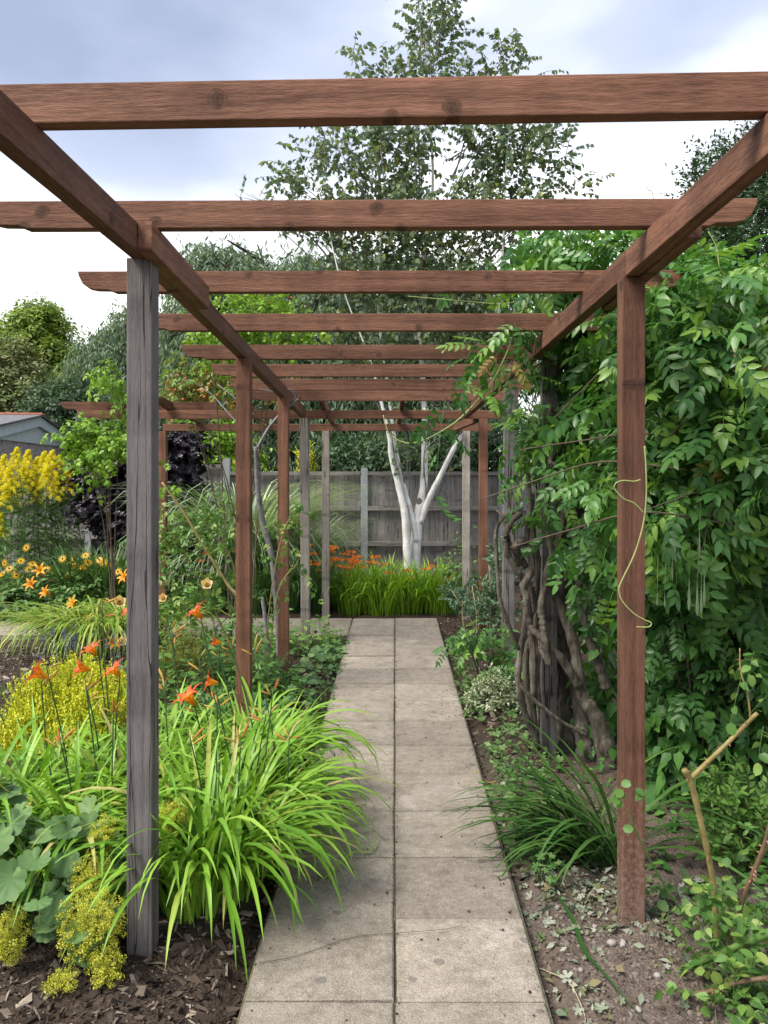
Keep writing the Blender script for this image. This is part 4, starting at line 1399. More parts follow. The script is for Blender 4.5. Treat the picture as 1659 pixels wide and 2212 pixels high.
simple_tree('golden_conifer', 'small lime-gold conifer tip showing above the fence between the bleached posts', (-1.38, 12.4, -0.02), [(-1.38, 12.4, -0.02), (-1.38, 12.4, 0.8), (-1.37, 12.4, 1.5), (-1.38, 12.4, 1.85)], (0.04, 0.03, 0.02, 0.01),
            [E(662, 1000, 20, 30, 12.4, 0.16), E(660, 1050, 30, 40, 12.4, 0.2)], 160, lt_small, LM_lime, rg, L=(0.12, 0.22), J=10, leaf=(0.03, 0.05), wo=0.3, wu=1.0, droop=0.0, hang=-0.4)

# ================================================================== SHRUBS AND FLOWERS, LEFT
def shrub(name, label, cat, base, ells, n, tmpl, lmat, seed, stems=8, stem_r=0.008, smat=None, limit=0, leafname='leaf', L=(0.15, 0.3), J=8, leaf=(0.04, 0.06), group=None, twr=0.002, rest='foliage', **kw):
    rg = np.random.default_rng(seed)
    o = thing(name, label, cat, base, group)
    smat = smat or SM_brown
    Mx, tw = sprays(rg, ells, n, L=L, J=J, leaf=leaf, **kw)
    Mx = Mx[Mx[:, 2, 3] > -0.01]
    if limit:
        pieces(o, leafname, tmpl, Mx, lmat, limit, rg, rest=rest)
    else:
        stuffpart(rest, [(tt, Mx[i::len(tmpl)]) for i, tt in enumerate(tmpl)], lmat, o, rg)
    twig_part(tw, twr, smat, o, 'twig')
    b = np.array(base)
    lim, lr = [], []
    for k in range(stems):
        e = ells[k % len(ells)]
        tgt = e[0] + rg.normal(size=3) * e[1] * 0.45
        s = b + np.array([rg.normal() * 0.05, rg.normal() * 0.05, -0.03])
        mid = (s + tgt) / 2 + np.array([0, 0, 0.1 * np.linalg.norm(tgt - s)]) + rg.normal(size=3) * 0.03
        lim.append(crom([s, mid, tgt], 4))
        lr.append(np.linspace(stem_r, stem_r * 0.4, 9))
    if stems:
        tubepart('stem', np.array(lim), np.array(lr), smat, o, 5, True)
    return o


# ---- purple-leaved shrubs
shrub('purple_shrub', 'large black-purple leaved shrub behind the goldenrod and thick grey post', 'shrub', base_of(-3.7, 10.2), [E(230, 1030, 70, 60, 10.2, 0.4), E(245, 1100, 60, 60, 10.1, 0.4), E(290, 1000, 50, 60, 10.2, .4), E(200, 1040, 40, 40, 10.1, .3), E(300, 1110, 60, 70, 10.1, .4)], 800, lt_geran, LM_purple, 51, J=9, leaf=(0.07, 0.10), L=(0.2, 0.4), wu=0.5)
shrub('purple_shrub', 'black-purple leaved shrub beside the silver grass under the side arm', 'shrub', base_of(-2.75, 10.3), [E(385, 1000, 40, 65, 10.3, 0.35), E(375, 1080, 45, 60, 10.2, 0.35), E(400, 955, 28, 26, 10.3, .25), E(390, 1160, 45, 50, 10.1, .3)], 620, lt_geran, LM_purple, 52, J=9, leaf=(0.07, 0.10), L=(0.2, 0.4), wu=0.5)


# ---- fans of strap leaves
def fan(name, label, cat, centers, n, tmpls, mat, seed, limit=0, spread=0.08, scale=(0.8, 1.15), aim=None, group=None, piece='leaf', rest='foliage', tilt=0.0):
    rg = np.random.default_rng(seed)
    c0 = centers[0]
    o = thing(name, label, cat, base_of(c0[0], c0[1]), group)
    ci = rg.integers(0, len(centers), n)
    cc = np.array(centers)[ci]
    ang = rg.uniform(0, 2 * np.pi, n)
    rad = np.sqrt(rg.random(n)) * spread
    pos = np.c_[cc[:, 0] - np.sin(ang) * rad, cc[:, 1] + np.cos(ang) * rad, np.zeros(n)]
    pos[:, 2] = gz(pos[:, 0], pos[:, 1]) - 0.015
    M = rotz_frames(pos, ang + rg.normal(size=n) * 0.5, rg.uniform(scale[0], scale[1], n))
    if limit:
        pieces(o, piece, tmpls, M, mat, limit, rg, rest=rest)
    else:
        stuffpart(rest, [(tt, M[i::len(tmpls)]) for i, tt in enumerate(tmpls)], mat, o, rg)
    return o


rb = random.Random(77)
bl_day = [blade_t(L=rb.uniform(0.6, 0.86), lean=rb.uniform(1.2, 1.5), curl=rb.uniform(1.7, 3.1), w=rb.uniform(0.015, 0.022), n=11, p=rb.uniform(1.2, 1.9), twist=rb.uniform(-.7, .7), zmin=0.015) for _ in range(12)]
bl_day += [blade_t(L=rb.uniform(0.5, 0.7), lean=rb.uniform(1.35, 1.55), curl=rb.uniform(0.8, 1.6), w=rb.uniform(0.016, 0.022), n=10, p=1.5, twist=rb.uniform(-.5, .5), zmin=0.015) for _ in range(4)]
bl_grass = [blade_t(L=rb.uniform(1.7, 2.5), lean=rb.uniform(1.2, 1.5), curl=rb.uniform(1.2, 2.7), w=0.019, n=10, p=2.0, twist=0.3, zmin=0.02, fold=0.1) for _ in range(8)]
bl_iris = [blade_t(L=rb.uniform(0.75, 1.05), lean=rb.uniform(1.2, 1.5), curl=rb.uniform(0.3, 0.9), w=0.024, n=7, p=1.8, twist=0.1, zmin=0.02) for _ in range(6)]
bl_croc = [blade_t(L=rb.uniform(0.55, 0.8), lean=rb.uniform(1.05, 1.55), curl=rb.uniform(0.3, 2.2), w=0.021, n=7, p=2.2, twist=0.2, zmin=0.02) for _ in range(7)]
bl_strap = [blade_t(L=rb.uniform(0.5, 0.75), lean=rb.uniform(0.75, 1.35), curl=rb.uniform(0.9, 1.9), w=rb.uniform(0.015, 0.021), n=9, p=1.4, twist=rb.uniform(-.3, .3), zmin=0.012) for _ in range(8)]
bl_pale = [blade_t(L=rb.uniform(0.5, 0.8), lean=rb.uniform(1.1, 1.5), curl=rb.uniform(1.5, 2.7), w=0.013, n=9, p=1.5, twist=rb.uniform(-.4, .4), zmin=0.03) for _ in range(8)]

# ---- ornamental grass fountains
fan('silver_grass', 'tall fountain of fine silvery grass arching in front of the fence', 'grass', [(-1.85, 9.9)], 1250, bl_grass, LM_grass, 61, spread=0.16, scale=(0.7, 1.1))
fan('silver_grass', 'lower fine green grass fountain behind the two bleached posts', 'grass', [(-1.15, 10.3)], 620, bl_grass, LM_grass, 62, spread=0.14, scale=(0.5, 0.75))
# ---- iris clump
fan('iris_clump', 'stiff dark green sword-leaved clump behind the yellow daisies', 'plant', [(-3.65, 9.3), (-3.25, 9.2), (-3.35, 9.4)], 420, bl_iris, LM_iris, 63, spread=0.2, scale=(0.75, 1.05))
fan('iris_clump', 'small sword-leaved clump under the side arm of the pergola', 'plant', [(-2.1, 9.0), (-1.6, 9.1)], 260, bl_iris, LM_iris, 64, spread=0.2, scale=(0.55, 0.8))

# ---- flower templates
def flower_t(petals=6, L=1.0, w=0.3, open_=0.9, curl=0.8, rows=5, cup=0.2, throat=0.0):
    """trumpet along +Y"""
    ts = []
    for k in range(petals):
        V, U = [], []
        r = y = 0.0
        for i in range(rows):
            s = i / (rows - 1)
            a = throat + (open_ - throat) * s + curl * s * s
            if i:
                r += math.sin(a) * L / (rows - 1)
                y += math.cos(a) * L / (rows - 1)
            wd = w * math.sin(math.pi * (0.12 + 0.85 * s) ** 0.8)
            V += [(-wd / 2, y + cup * wd * .3, r), (0, y, r), (wd / 2, y + cup * wd * .3, r)]
            U += [(-1, s), (0, s), (1, s)]
        F = []
        for i in range(rows - 1):
            a = 3 * i
            F += [(a, a + 1, a + 4, a + 3), (a + 1, a + 2, a + 5, a + 4)]
        th = 2 * math.pi * k / petals
        M = np.eye(4)
        M[0, 0], M[0, 2], M[2, 0], M[2, 2] = math.cos(th), math.sin(th), -math.sin(th), math.cos(th)
        ts.append(T(V, F, U).moved(M))
    return merge(ts)


fl_day = [flower_t(6, 1.15, 0.30, 0.85, 1.15, 8, 0.25, 0.05), flower_t(6, 1.1, 0.28, 0.65, 1.2, 8, 0.25, 0.05)]
fl_croc = [flower_t(6, 1.0, 0.25, 0.9, 0.4, 3, 0.1, 0.1)]
fl_daisy = [flower_t(13, 1.0, 0.2, 1.45, 0.25, 3, 0.1, 1.3)]
fl_rose = [merge([flower_t(5, 1.0, 0.75, 0.9, -0.3, 5, 0.6, 0.75), flower_t(5, 0.8, 0.6, 0.55, -0.4, 5, 0.6, 0.4), flower_t(4, 0.6, 0.4, 0.3, -0.4, 4, 0.6, 0.2)])]


def lathe_t(prof, k=7):
    """profile (r, y) spun about +Y"""
    V, U, F = [], [], []
    for r, y in prof:
        for i in range(k):
            a = 2 * math.pi * i / k
            V.append((r * math.cos(a), y, r * math.sin(a)))
            U.append((1.0, y))
    for l in range(len(prof) - 1):
        for i in range(k):
            j = (i + 1) % k
            F.append((l * k + i, l * k + j, (l + 1) * k + j, (l + 1) * k + i))
    return T(V, F, U)


bud_t = lathe_t([(0.002, 0), (0.05, 0.1), (0.075, 0.45), (0.06, 0.8), (0.005, 1.0)], 6)
ball_t = lathe_t([(0.02, 0), (0.36, 0.15), (0.5, 0.5), (0.36, 0.85), (0.02, 1.0)], 8)
m_bud = leaf_mat('daylily_bud', [(0.36, 0.32, 0.06), (0.55, 0.26, 0.06), (0.46, 0.13, 0.05)], rough=0.5, trans=0.15, rib=0)


def froth(rng, n, r, leafsize):
    """a head of tiny petals, radius 1"""
    u = nrm(rng.normal(size=(n, 3))) * (rng.random((n, 1)) ** 0.5) * r
    return frames(u, rng.normal(size=(n, 3)), rng.normal(size=(n, 3)), np.full(n, leafsize))


def froth_t(seed, n=40, size=0.35):
    rg = np.random.default_rng(seed)
    return merge([diamond_t(0.8).moved(Mi) for Mi in froth(rg, n, 1.0, size)])


# ---- daylilies in the foreground bed
GD = 'lime daylily clumps in the front bed'


def daylily(label, centers, n, seed, limit, scale=(0.8, 1.1), mat=None, spread=0.13, tm=None, group=None):
    return fan('daylily_clump', label, 'plant', centers, n, tm or bl_day, mat or LM_daylily, seed, limit, spread, scale, group=group)


dl_a = daylily('lush lime-green daylily clump spilling over the path edge beside the thick grey post', [(-0.66, 3.02), (-0.72, 3.35), (-0.62, 3.5), (-0.72, 2.9), (-0.6, 3.25)], 680, 71, 300, scale=(0.72, 1.04))
dl_b = daylily('lime-green daylily clump in front of the first brown left-hand post', [(-0.72, 3.9), (-0.95, 3.75), (-0.66, 4.0)], 380, 72, 170, scale=(0.75, 1.0))
dl_c = daylily('lime-green daylily clump left of the thick grey post above the round leaves', [(-1.15, 3.10), (-1.38, 3.25), (-1.05, 3.4), (-1.6, 3.15), (-1.3, 3.6), (-1.1, 3.7), (-1.55, 3.45)], 760, 73, 290, scale=(0.75, 1.05))


def scape(parent, base, top, flowers, buds, seed, mat=FM_red, size=0.085, smat=None):
    """a daylily flower stalk; flowers: list of (point, direction)"""
    rg = np.random.default_rng(seed)
    smat = smat or SM_dark
    b = np.array(base)
    tpt = np.array(top)
    mid = (b + tpt) / 2 + np.array([rg.normal() * 0.02, rg.normal() * 0.02, 0.03])
    s = tube('flower_stalk', [b, mid, tpt], (0.0042, 0.0026), smat, parent, 6, 6)
    for (p, d) in flowers:
        p = np.array(p)
        d = nrm(np.array(d, float))
        Mf = frames((p - d * size * 0.75)[None], d[None], np.array([[0.2, 0.1, 1.0]]), np.array([size]))[0]
        link('flower', t_mesh(fl_day[rg.integers(0, 2)], 'flower', mat), s, Mf)
        tube('pedicel', [tpt, (tpt + p - d * size * 0.7) / 2 + [0, 0, 0.004], p - d * size * 0.7], (0.002, 0.002), smat, s, 5, 3)
    for k in range(buds):
        d = nrm(np.array([rg.normal() * 0.7, rg.normal() * 0.4, rg.uniform(0.2, 1.0)]))
        q = tpt - (tpt - b) * rg.uniform(0, 0.09)
        Mb = frames((q + d * 0.012)[None], d[None], np.array([[0.3, 1, 0.1]]), np.array([rg.uniform(0.035, 0.075)]))[0]
        link('bud', t_mesh(bud_t, 'bud', m_bud), s, Mb)
    return s


def sc_px(parent, flower_px, z, base_px, seed, d=(-0.7, -0.5, 0.5), buds=2, top=None, size=0.088, mat=FM_red):
    """stalk whose flower shows at flower_px and whose foot is hidden in the leaves at base_px"""
    fp = P(flower_px[0], flower_px[1], z)
    fb = P(base_px[0], 1021, z + 0.1)
    fb[2] = gz(fb[0], fb[1]) - 0.02
    tp = fp + np.array([0.035, 0.02, -0.055]) if top is None else P(top[0], top[1], z)
    return scape(parent, fb, tp, [(fp, d)], buds, seed, mat, size)


sc_px(dl_a, (398, 1492), 3.25, (470, 0), 1, d=(-0.5, -0.2, 0.85), size=0.10)
sc_px(dl_a, (415, 1312), 3.6, (520, 0), 2, d=(-0.6, -0.15, 0.75))
sc_px(dl_a, (440, 1470), 3.4, (510, 0), 3, d=(-1.0, -0.2, 0.25), size=0.08)
sc_px(dl_a, (455, 1385), 3.7, (560, 0), 4, d=(-1.0, -0.2, 0.2), size=0.07)
sc_px(dl_c, (66, 1447), 3.3, (150, 0), 5, d=(-0.9, -0.15, 0.5), size=0.10)
sc_px(dl_c, (160, 1440), 3.45, (210, 0), 6, d=(-0.85, -0.4, 0.3), size=0.095)
sc_px(dl_c, (193, 1393), 3.6, (250, 0), 7, d=(-0.35, -0.25, 0.8), size=0.085)
sc_px(dl_c, (238, 1437), 3.5, (285, 0), 8, d=(-0.5, -0.2, 0.7), size=0.09)
sc_px(dl_c, (270, 1310), 3.8, (330, 0), 9, d=(-0.8, -0.4, 0.6), size=0.085)
rg = np.random.default_rng(99)
for i, (tx, ty, bx, z) in enumerate(((590, 1490, 545, 3.3), (498, 1388, 560, 3.6), (548, 1400, 600, 3.5), (470, 1500, 480, 3.2), (625, 1590, 590, 3.2), (100, 1440, 170, 3.4), (130, 1600, 170, 3.2), (245, 1530, 240, 3.3), (355, 1470, 390, 3.4), (575, 1540, 540, 3.4),
                                     (370, 1360, 440, 3.8), (430, 1420, 500, 3.7), (220, 1300, 260, 3.9), (185, 1480, 230, 3.4), (410, 1590, 420, 3.1), (520, 1600, 500, 3.1))):
    pr = dl_a if tx > 320 else dl_c
    tp = P(tx, ty, z)
    bb = P(bx, 1021, z + 0.05)
    bb[2] = gz(bb[0], bb[1]) - 0.02
    scape(pr, bb, tp, [], 4, 200 + i)

# ---- lady's mantle below them
alch = thing('ladys_mantle', 'grey-green scallop-leaved plant with frothy yellow flowers at the foot of the thick grey post', 'plant', base_of(-1.08, 2.75))
rg = np.random.default_rng(81)
k = 96
pos = np.c_[rg.uniform(-1.62, -0.92, k), rg.uniform(2.48, 2.98, k), np.zeros(k)]
pos[:, 2] = 0.10 + 0.22 * rg.random(k) + (pos[:, 1] - 2.5) * 0.28
pos[:, 2] = np.where(pos[:, 0] > -1.0, pos[:, 2] * 0.6, pos[:, 2])
yd = np.c_[rg.normal(size=k) * 0.8, -np.abs(rg.normal(size=k)) - 0.2, rg.normal(size=k) * 0.3 - 0.25]
Mx = frames(pos, yd, np.array([0, -0.75, 1.0]) + rg.normal(size=(k, 3)) * 0.3, rg.uniform(0.085, 0.14, k))
pieces(alch, 'leaf', lt_alch, Mx, LM_alch, 96, rg)
lim = np.array([crom([np.array([-1.15 + rg.normal() * 0.1, 2.8, -0.03]), (p + np.array([-1.15, 2.8, 0.1])) / 2, p], 3) for p in pos])
tubepart('leaf_stalk', lim, np.full(lim.shape[:2], 0.0022), SM_green, alch, 4, True)
ft = [froth_t(s, 34, 0.4) for s in range(3)]


def froth_mass(parent, ells, n, r, mat, seed, name='flower_froth', stalk_base=None):
    rg = np.random.default_rng(seed)
    P_ = []
    for e in ells:
        kk = int(n * e[2])
        p, o = in_ell(rg, e[0], e[1], kk, 0.5)
        P_.append(p)
    p = np.vstack(P_)
    p = p[p[:, 2] > 0.005]
    M = frames(p, rg.normal(size=p.shape), rg.normal(size=p.shape), rg.uniform(r * 0.6, r * 1.3, len(p)))
    stuffpart(name, [(tt, M[i::3]) for i, tt in enumerate(ft)], mat, parent, rg)
    if stalk_base is not None:
        sel = p[rg.integers(0, len(p), min(len(p), 60))]
        sb = np.array(stalk_base)
        l = np.array([crom([sb + rg.normal(size=3) * [0.04, 0.04, 0], (sb + q) / 2 + [0, 0, 0.05], q], 3) for q in sel])
        tubepart('flower_stem', l, np.full(l.shape[:2], 0.0012), SM_green, parent, 3, True)


froth_mass(alch, [E(195, 2000, 75, 95, 2.5, 0.08, 1.3), E(200, 1895, 45, 60, 2.65, 0.06, .6), E(20, 2020, 40, 70, 2.5, 0.06, .55), E(230, 2090, 40, 40, 2.45, 0.05, .35), E(225, 1800, 30, 40, 2.8, .05, .3), E(130, 2120, 40, 20, 2.42, .05, .2)], 330, 0.011, FM_froth, 82, stalk_base=(-1.05, 2.7, 0.0))
al2 = thing('ladys_mantle', 'tuft of frothy yellow blooms among the daylily leaves right of the thick grey post', 'plant', base_of(-0.72, 2.95))
froth_mass(al2, [E(375, 1770, 42, 45, 2.95, 0.07, 1)], 220, 0.011, FM_froth, 83, stalk_base=(-0.72, 2.95, 0.0))
k = 14
pos = np.c_[rg.uniform(-0.86, -0.6, k), rg.uniform(2.85, 3.05, k), rg.uniform(0.06, 0.26, k)]
Mx = frames(pos, np.c_[rg.normal(size=k), -np.abs(rg.normal(size=k)), rg.normal(size=k) * .3], np.array([0, -0.6, 1.0]) + rg.normal(size=(k, 3)) * .3, rg.uniform(0.06, 0.1, k))
pieces(al2, 'leaf', lt_alch, Mx, LM_alch, 14, rg)

# ---- golden heath
shrub('golden_heath', 'low dome of bright lime-gold heather beneath the red daylilies', 'shrub', base_of(-1.75, 4.5), [E(150, 1520, 110, 70, 4.5, 0.40), E(90, 1570, 60, 60, 4.4, 0.3), E(220, 1560, 70, 70, 4.3, 0.3), E(60, 1600, 50, 40, 4.3, .25), E(170, 1610, 90, 50, 4.2, .3)], 2000, lt_small, LM_lime, 84, smat=SM_green, L=(0.08, 0.15), J=22, leaf=(0.014, 0.024), wo=0.4, wu=1.0, wr=0.25, droop=0.0, hang=-0.5, flip=0.6, twr=0.0015, stems=14, stem_r=0.005)
# ---- small box-like lime tuft behind
shrub('alchemilla_bush', 'round yellow-green bush behind the grey post near the brown post foot', 'shrub', base_of(-1.55, 5.7), [E(385, 1420, 55, 50, 5.7, 0.25), E(370, 1450, 55, 40, 5.6, .25)], 420, lt_small, leaf_mat('yellow_bush_leaf', [(0.13, 0.17, 0.02), (0.20, 0.23, 0.03), (0.26, 0.27, 0.05)], rib=0), 85, L=(0.06, 0.12), J=16, leaf=(0.012, 0.02), wu=0.8, droop=0.0, hang=-.2, twr=0.001)

# ---- lavender
lav = thing('lavender', 'thin lavender spikes beside the bark mulch behind the golden heath', 'plant', base_of(-2.1, 5.6))
rg = np.random.default_rng(86)
k = 46
fx = np.c_[rg.uniform(-2.45, -1.75, k), rg.uniform(5.4, 5.8, k), np.zeros(k)]
tp = fx + np.c_[rg.normal(size=k) * 0.06, rg.normal(size=k) * 0.03, rg.uniform(0.33, 0.52, k)]
fx[:, 2] = -0.02
l = np.stack([fx, (fx + tp) / 2, tp], 1)
tubepart('stem', l, np.full(l.shape[:2], 0.0022), simple_mat('lavender_stem', (0.14, 0.16, 0.13), (0.24, 0.25, 0.2), bmp=0), lav, 3, True)
Mx = frames(np.repeat(tp[:16], 5, 0) - np.tile(np.arange(5)[:, None] * [[0, 0, 0.012]], (16, 1)), rg.normal(size=(80, 3)) + UP, rg.normal(size=(80, 3)), np.full(80, 0.012))
stuffpart('flower', [(froth_t(9, 10, .7), Mx)], FM_lav, lav, rg)

# ---- pale daylily clump with yellow flowers
dl_d = daylily('pale grassy daylily clump leaning over the side path with amber blooms', [(-2.72, 6.95), (-2.55, 7.1), (-2.35, 7.0), (-2.95, 7.2), (-2.2, 7.15), (-2.5, 6.8)], 760, 74, 90, scale=(0.95, 1.4), mat=LM_daylily2, spread=0.14, tm=bl_pale)
for i, (px, py, z) in enumerate(((92, 1277, 7.0), (62, 1258, 7.1), (85, 1228, 7.2), (262, 1243, 7.0), (187, 1338, 6.9), (245, 1385, 6.4), (150, 1300, 7.0))):
    sc_px(dl_d, (px, py), z, (px + 60, 0), 300 + i, d=(-0.5 + 0.3 * (i % 3), -0.7, 0.5), size=0.10, mat=FM_apricot)

# ---- yellow daisies
daisy = thing('coneflower_clump', 'clump of yellow dark-eyed daisies on thin stalks behind the side path', 'plant', base_of(-3.6, 8.95))
rg = np.random.default_rng(88)
dp = [(57, 1183), (45, 1212), (10, 1216), (70, 1218), (62, 1230), (20, 1228), (152, 1212), (185, 1200), (160, 1222), (190, 1215), (224, 1216), (232, 1222), (185, 1223), (175, 1225), (28, 1232), (100, 1230), (255, 1235), (150, 1240), (35, 1243), (215, 1210), (135, 1207), (5, 1240)]
cone_t = lathe_t([(0.02, -0.02), (0.2, 0.02), (0.17, 0.14), (0.02, 0.22)], 7)
for i, (px, py) in enumerate(dp):
    p = P(px, py, 8.9 + rg.normal() * 0.1)
    d = nrm(np.array([rg.normal() * 0.35, -0.75, 0.55 + rg.normal() * 0.25]))
    Mf = frames(p[None], d[None], UP[None] + .01, np.array([0.055]))[0]
    b = np.array([p[0] + rg.normal() * 0.1, p[1] + 0.05, -0.02])
    s = tube('flower_stalk', [b, (b + p) / 2 + [0, 0, .03], p - d * 0.004], (0.003, 0.002), SM_green, daisy, 4, 4)
    f = link('flower', t_mesh(fl_daisy[0], 'flower', FM_yellow), s, Mf)
    link('cone', t_mesh(cone_t, 'cone', M_cone), s, Mf)
Mx, tw = sprays(rg, [E(60, 1270, 90, 40, 8.9, 0.3), E(190, 1270, 80, 40, 8.9, 0.3)], 160, L=(0.12, 0.25), J=7, leaf=(0.05, 0.09), hang=0.1)
stuffpart('foliage', [(lt_small[0], Mx)], LM_gold, daisy, rg)
# low leafy plant at the picture's left rim
shrub('bergenia', 'low broad-leaved green plant at the edge of the side path', 'plant', base_of(-4.0, 8.85), [E(20, 1300, 50, 32, 8.7, 0.25), E(60, 1325, 40, 25, 8.6, .2), E(-20, 1310, 40, 30, 8.7, .2)], 150, lt_ovate, LM_weed, 89, L=(0.1, 0.2), J=6, leaf=(0.07, 0.12), stems=10)

# ---- goldenrod
gold = thing('goldenrod', 'tall goldenrod with bright yellow plumes below the garage wall', 'plant', base_of(-4.5, 9.9))
rg = np.random.default_rng(90)
tops = [(8, 985), (35, 970), (60, 975), (80, 990), (95, 978), (112, 975), (128, 985), (20, 1010), (50, 1008), (70, 1020), (100, 1010), (82, 1040), (120, 1030), (0, 1030), (30, 1035), (145, 1015), (15, 1048), (-10, 1000), (160, 1040), (140, 1060), (105, 1060), (2, 1110)]
fo, lv, st = [], [], []
tops += [(x_ + rg.normal() * 9, y_ + 60 + rg.normal() * 25) for x_, y_ in tops]
for i, (px, py) in enumerate(tops):
    z = 9.8 + rg.normal() * 0.2
    tp = P(px, py, z)
    b = np.array([tp[0] + rg.normal() * 0.1, z + 0.1, -0.02])
    mid = (b + tp) / 2 + rg.normal(size=3) * [0.03, 0.03, 0]
    line = crom([b, mid, tp], 8)
    st.append(line)
    # plume: a broad pyramid of arching side sprays crowded with tiny heads
    if i < 18 or i == 21:
        for a in range(20):
            h = a / 20
            az = a * 2.4
            ln = 0.02 + 0.15 * h * rg.uniform(.7, 1.2)
            q0 = tp - UP * (0.30 * h)
            for s in np.linspace(0.1, 1, 9):
                fo.append(q0 + np.array([math.cos(az), math.sin(az), 0.55 - 0.7 * s * s]) * ln * s)
    hh = np.linspace(0.12, 0.86 if i < 18 else 0.98, 46)
    pp = np.array([[np.interp(h, np.linspace(0, 1, len(line)), line[:, j]) for j in range(3)] for h in hh])
    az = np.arange(46) * 2.4 + rg.random()
    yd = np.c_[np.cos(az), np.sin(az), 0.9 - 1.6 * rg.random(46)]
    lv.append(frames(pp, yd, UP * 0.3 + rg.normal(size=(46, 3)) * 0.8, rg.uniform(0.10, 0.15, 46)))
fo = np.array(fo)
Mx = frames(fo, rg.normal(size=fo.shape), rg.normal(size=fo.shape), rg.uniform(0.015, 0.028, len(fo)))
stuffpart('flower_plume', [(ft[0], Mx[::2]), (ft[1], Mx[1::2])], FM_gold, gold, rg)
stuffpart('foliage', [(leaf_t(0.17, 0.15, 0.3, (0.5,), 'lance'), np.concatenate(lv))], LM_gold, gold, rg)
st = np.array(st)
tubepart('stem', st, np.full(st.shape[:2], 0.004), SM_green, gold, 4, True)

# ---- climbing roses on the side arm
shrub('climbing_rose', 'lime-leaved climbing rose draped over the left end of the side arm', 'shrub', base_of(-2.6, 7.5), [E(215, 945, 50, 22, 7.4, 0.25), E(180, 960, 36, 22, 7.3, .2), E(240, 965, 46, 34, 7.3, .22), E(245, 800, 22, 40, 7.5, .15, .5), E(200, 975, 24, 14, 7.3, .12, .5), E(250, 830, 26, 30, 7.5, .15, .5), E(370, 1060, 14, 24, 7.4, .1, .3), E(362, 985, 10, 30, 7.4, .1, .3)], 95, lt_rose, LM_limes, 91, L=(0.2, 0.38), J=7, leaf=(0.9, 1.4), droop=0.35, limit=60, leafname='leaf', stems=6, stem_r=0.007)
cr2 = shrub('climbing_rose', 'climbing rose with red hips and turning leaves at the inner corner of the side arm', 'shrub', base_of(-1.35, 7.45), [E(420, 825, 60, 26, 7.9, 0.25), E(480, 805, 50, 30, 7.9, .25), E(380, 840, 30, 20, 7.9, .2), E(560, 840, 50, 20, 7.9, .2, .5)], 85, lt_rose, LM_rose2, 92, L=(0.2, 0.4), J=6, leaf=(0.85, 1.3), droop=0.2, stems=7, stem_r=0.008, limit=40)
shrub('climbing_rose', 'fresh green rose crown arching above the rafters in front of the willow', 'shrub', base_of(-1.45, 7.2), [E(540, 655, 50, 22, 7.0, .25), E(600, 670, 40, 22, 7.0, .25), E(470, 720, 70, 22, 7.0, .3), E(560, 730, 90, 24, 7.0, .3), E(640, 735, 60, 20, 7.0, .25), E(450, 765, 50, 14, 7.0, .2, .6)], 110, lt_rose, LM_limes, 93, L=(0.2, 0.4), J=7, leaf=(0.9, 1.4), wu=0.6, droop=0.25, stems=5, stem_r=0.009, limit=60)
rg = np.random.default_rng(94)
for i in range(16):
    e = [(400, 815), (430, 840), (470, 800), (500, 830), (380, 840), (545, 650), (560, 660), (610, 735), (650, 728), (530, 740), (440, 855), (555, 835), (585, 655), (630, 640), (395, 860), (470, 850)][i]
    p = P(e[0], e[1], 7.0)
    link('rose_hip', t_mesh(ball_t, 'rose_hip', FM_hip), cr2, frames(p[None], np.array([[rg.normal() * .4, rg.normal() * .3, -1]]), np.array([[1., 0, 0]]), np.array([0.024]))[0])
# old bare rose stem leaning by the brown post
oldrose = thing('rose_trunk', 'gnarled bare grey rose trunk leaning between the two brown left-hand posts', 'trunk', base_of(-1.05, 6.15))
tube('trunk', [P(606, 1490, 6.3), P(600, 1330, 6.25), P(588, 1210, 6.2), P(568, 1130, 6.2), P(557, 1050, 6.15), P(552, 965, 6.1)], [.026, .026, .024, .024, .02, .013], SM_greycane, oldrose, 9, 8, rg, 0.05)
tube('branch', [P(552, 975, 6.1), P(580, 925, 6.15), P(605, 895, 6.2), P(628, 875, 6.25), P(645, 860, 6.3)], [.012, .011, .009, .007, .004], SM_greycane, oldrose, 7, 6, rg, 0.06)
tube('branch', [P(580, 1440, 6.4), P(572, 1330, 6.4), P(566, 1290, 6.4)], [.018, .017, .014], SM_greycane, oldrose, 7, 6, rg, 0.06)
for i, pts in enumerate((((552, 900, 6.3), (520, 870, 6.3), (470, 830, 6.4)), ((545, 945, 6.2), (500, 900, 6.2), (455, 850, 6.3), (410, 820, 6.3)), ((620, 880, 6.25), (600, 850, 6.2), (560, 840, 6.2)), ((628, 875, 6.25), (640, 850, 6.2), (600, 835, 6.1)))):
    tube('branch', [P(*q) for q in pts], (.007, .003), SM_greycane, oldrose, 5, 5, rg, 0.05)

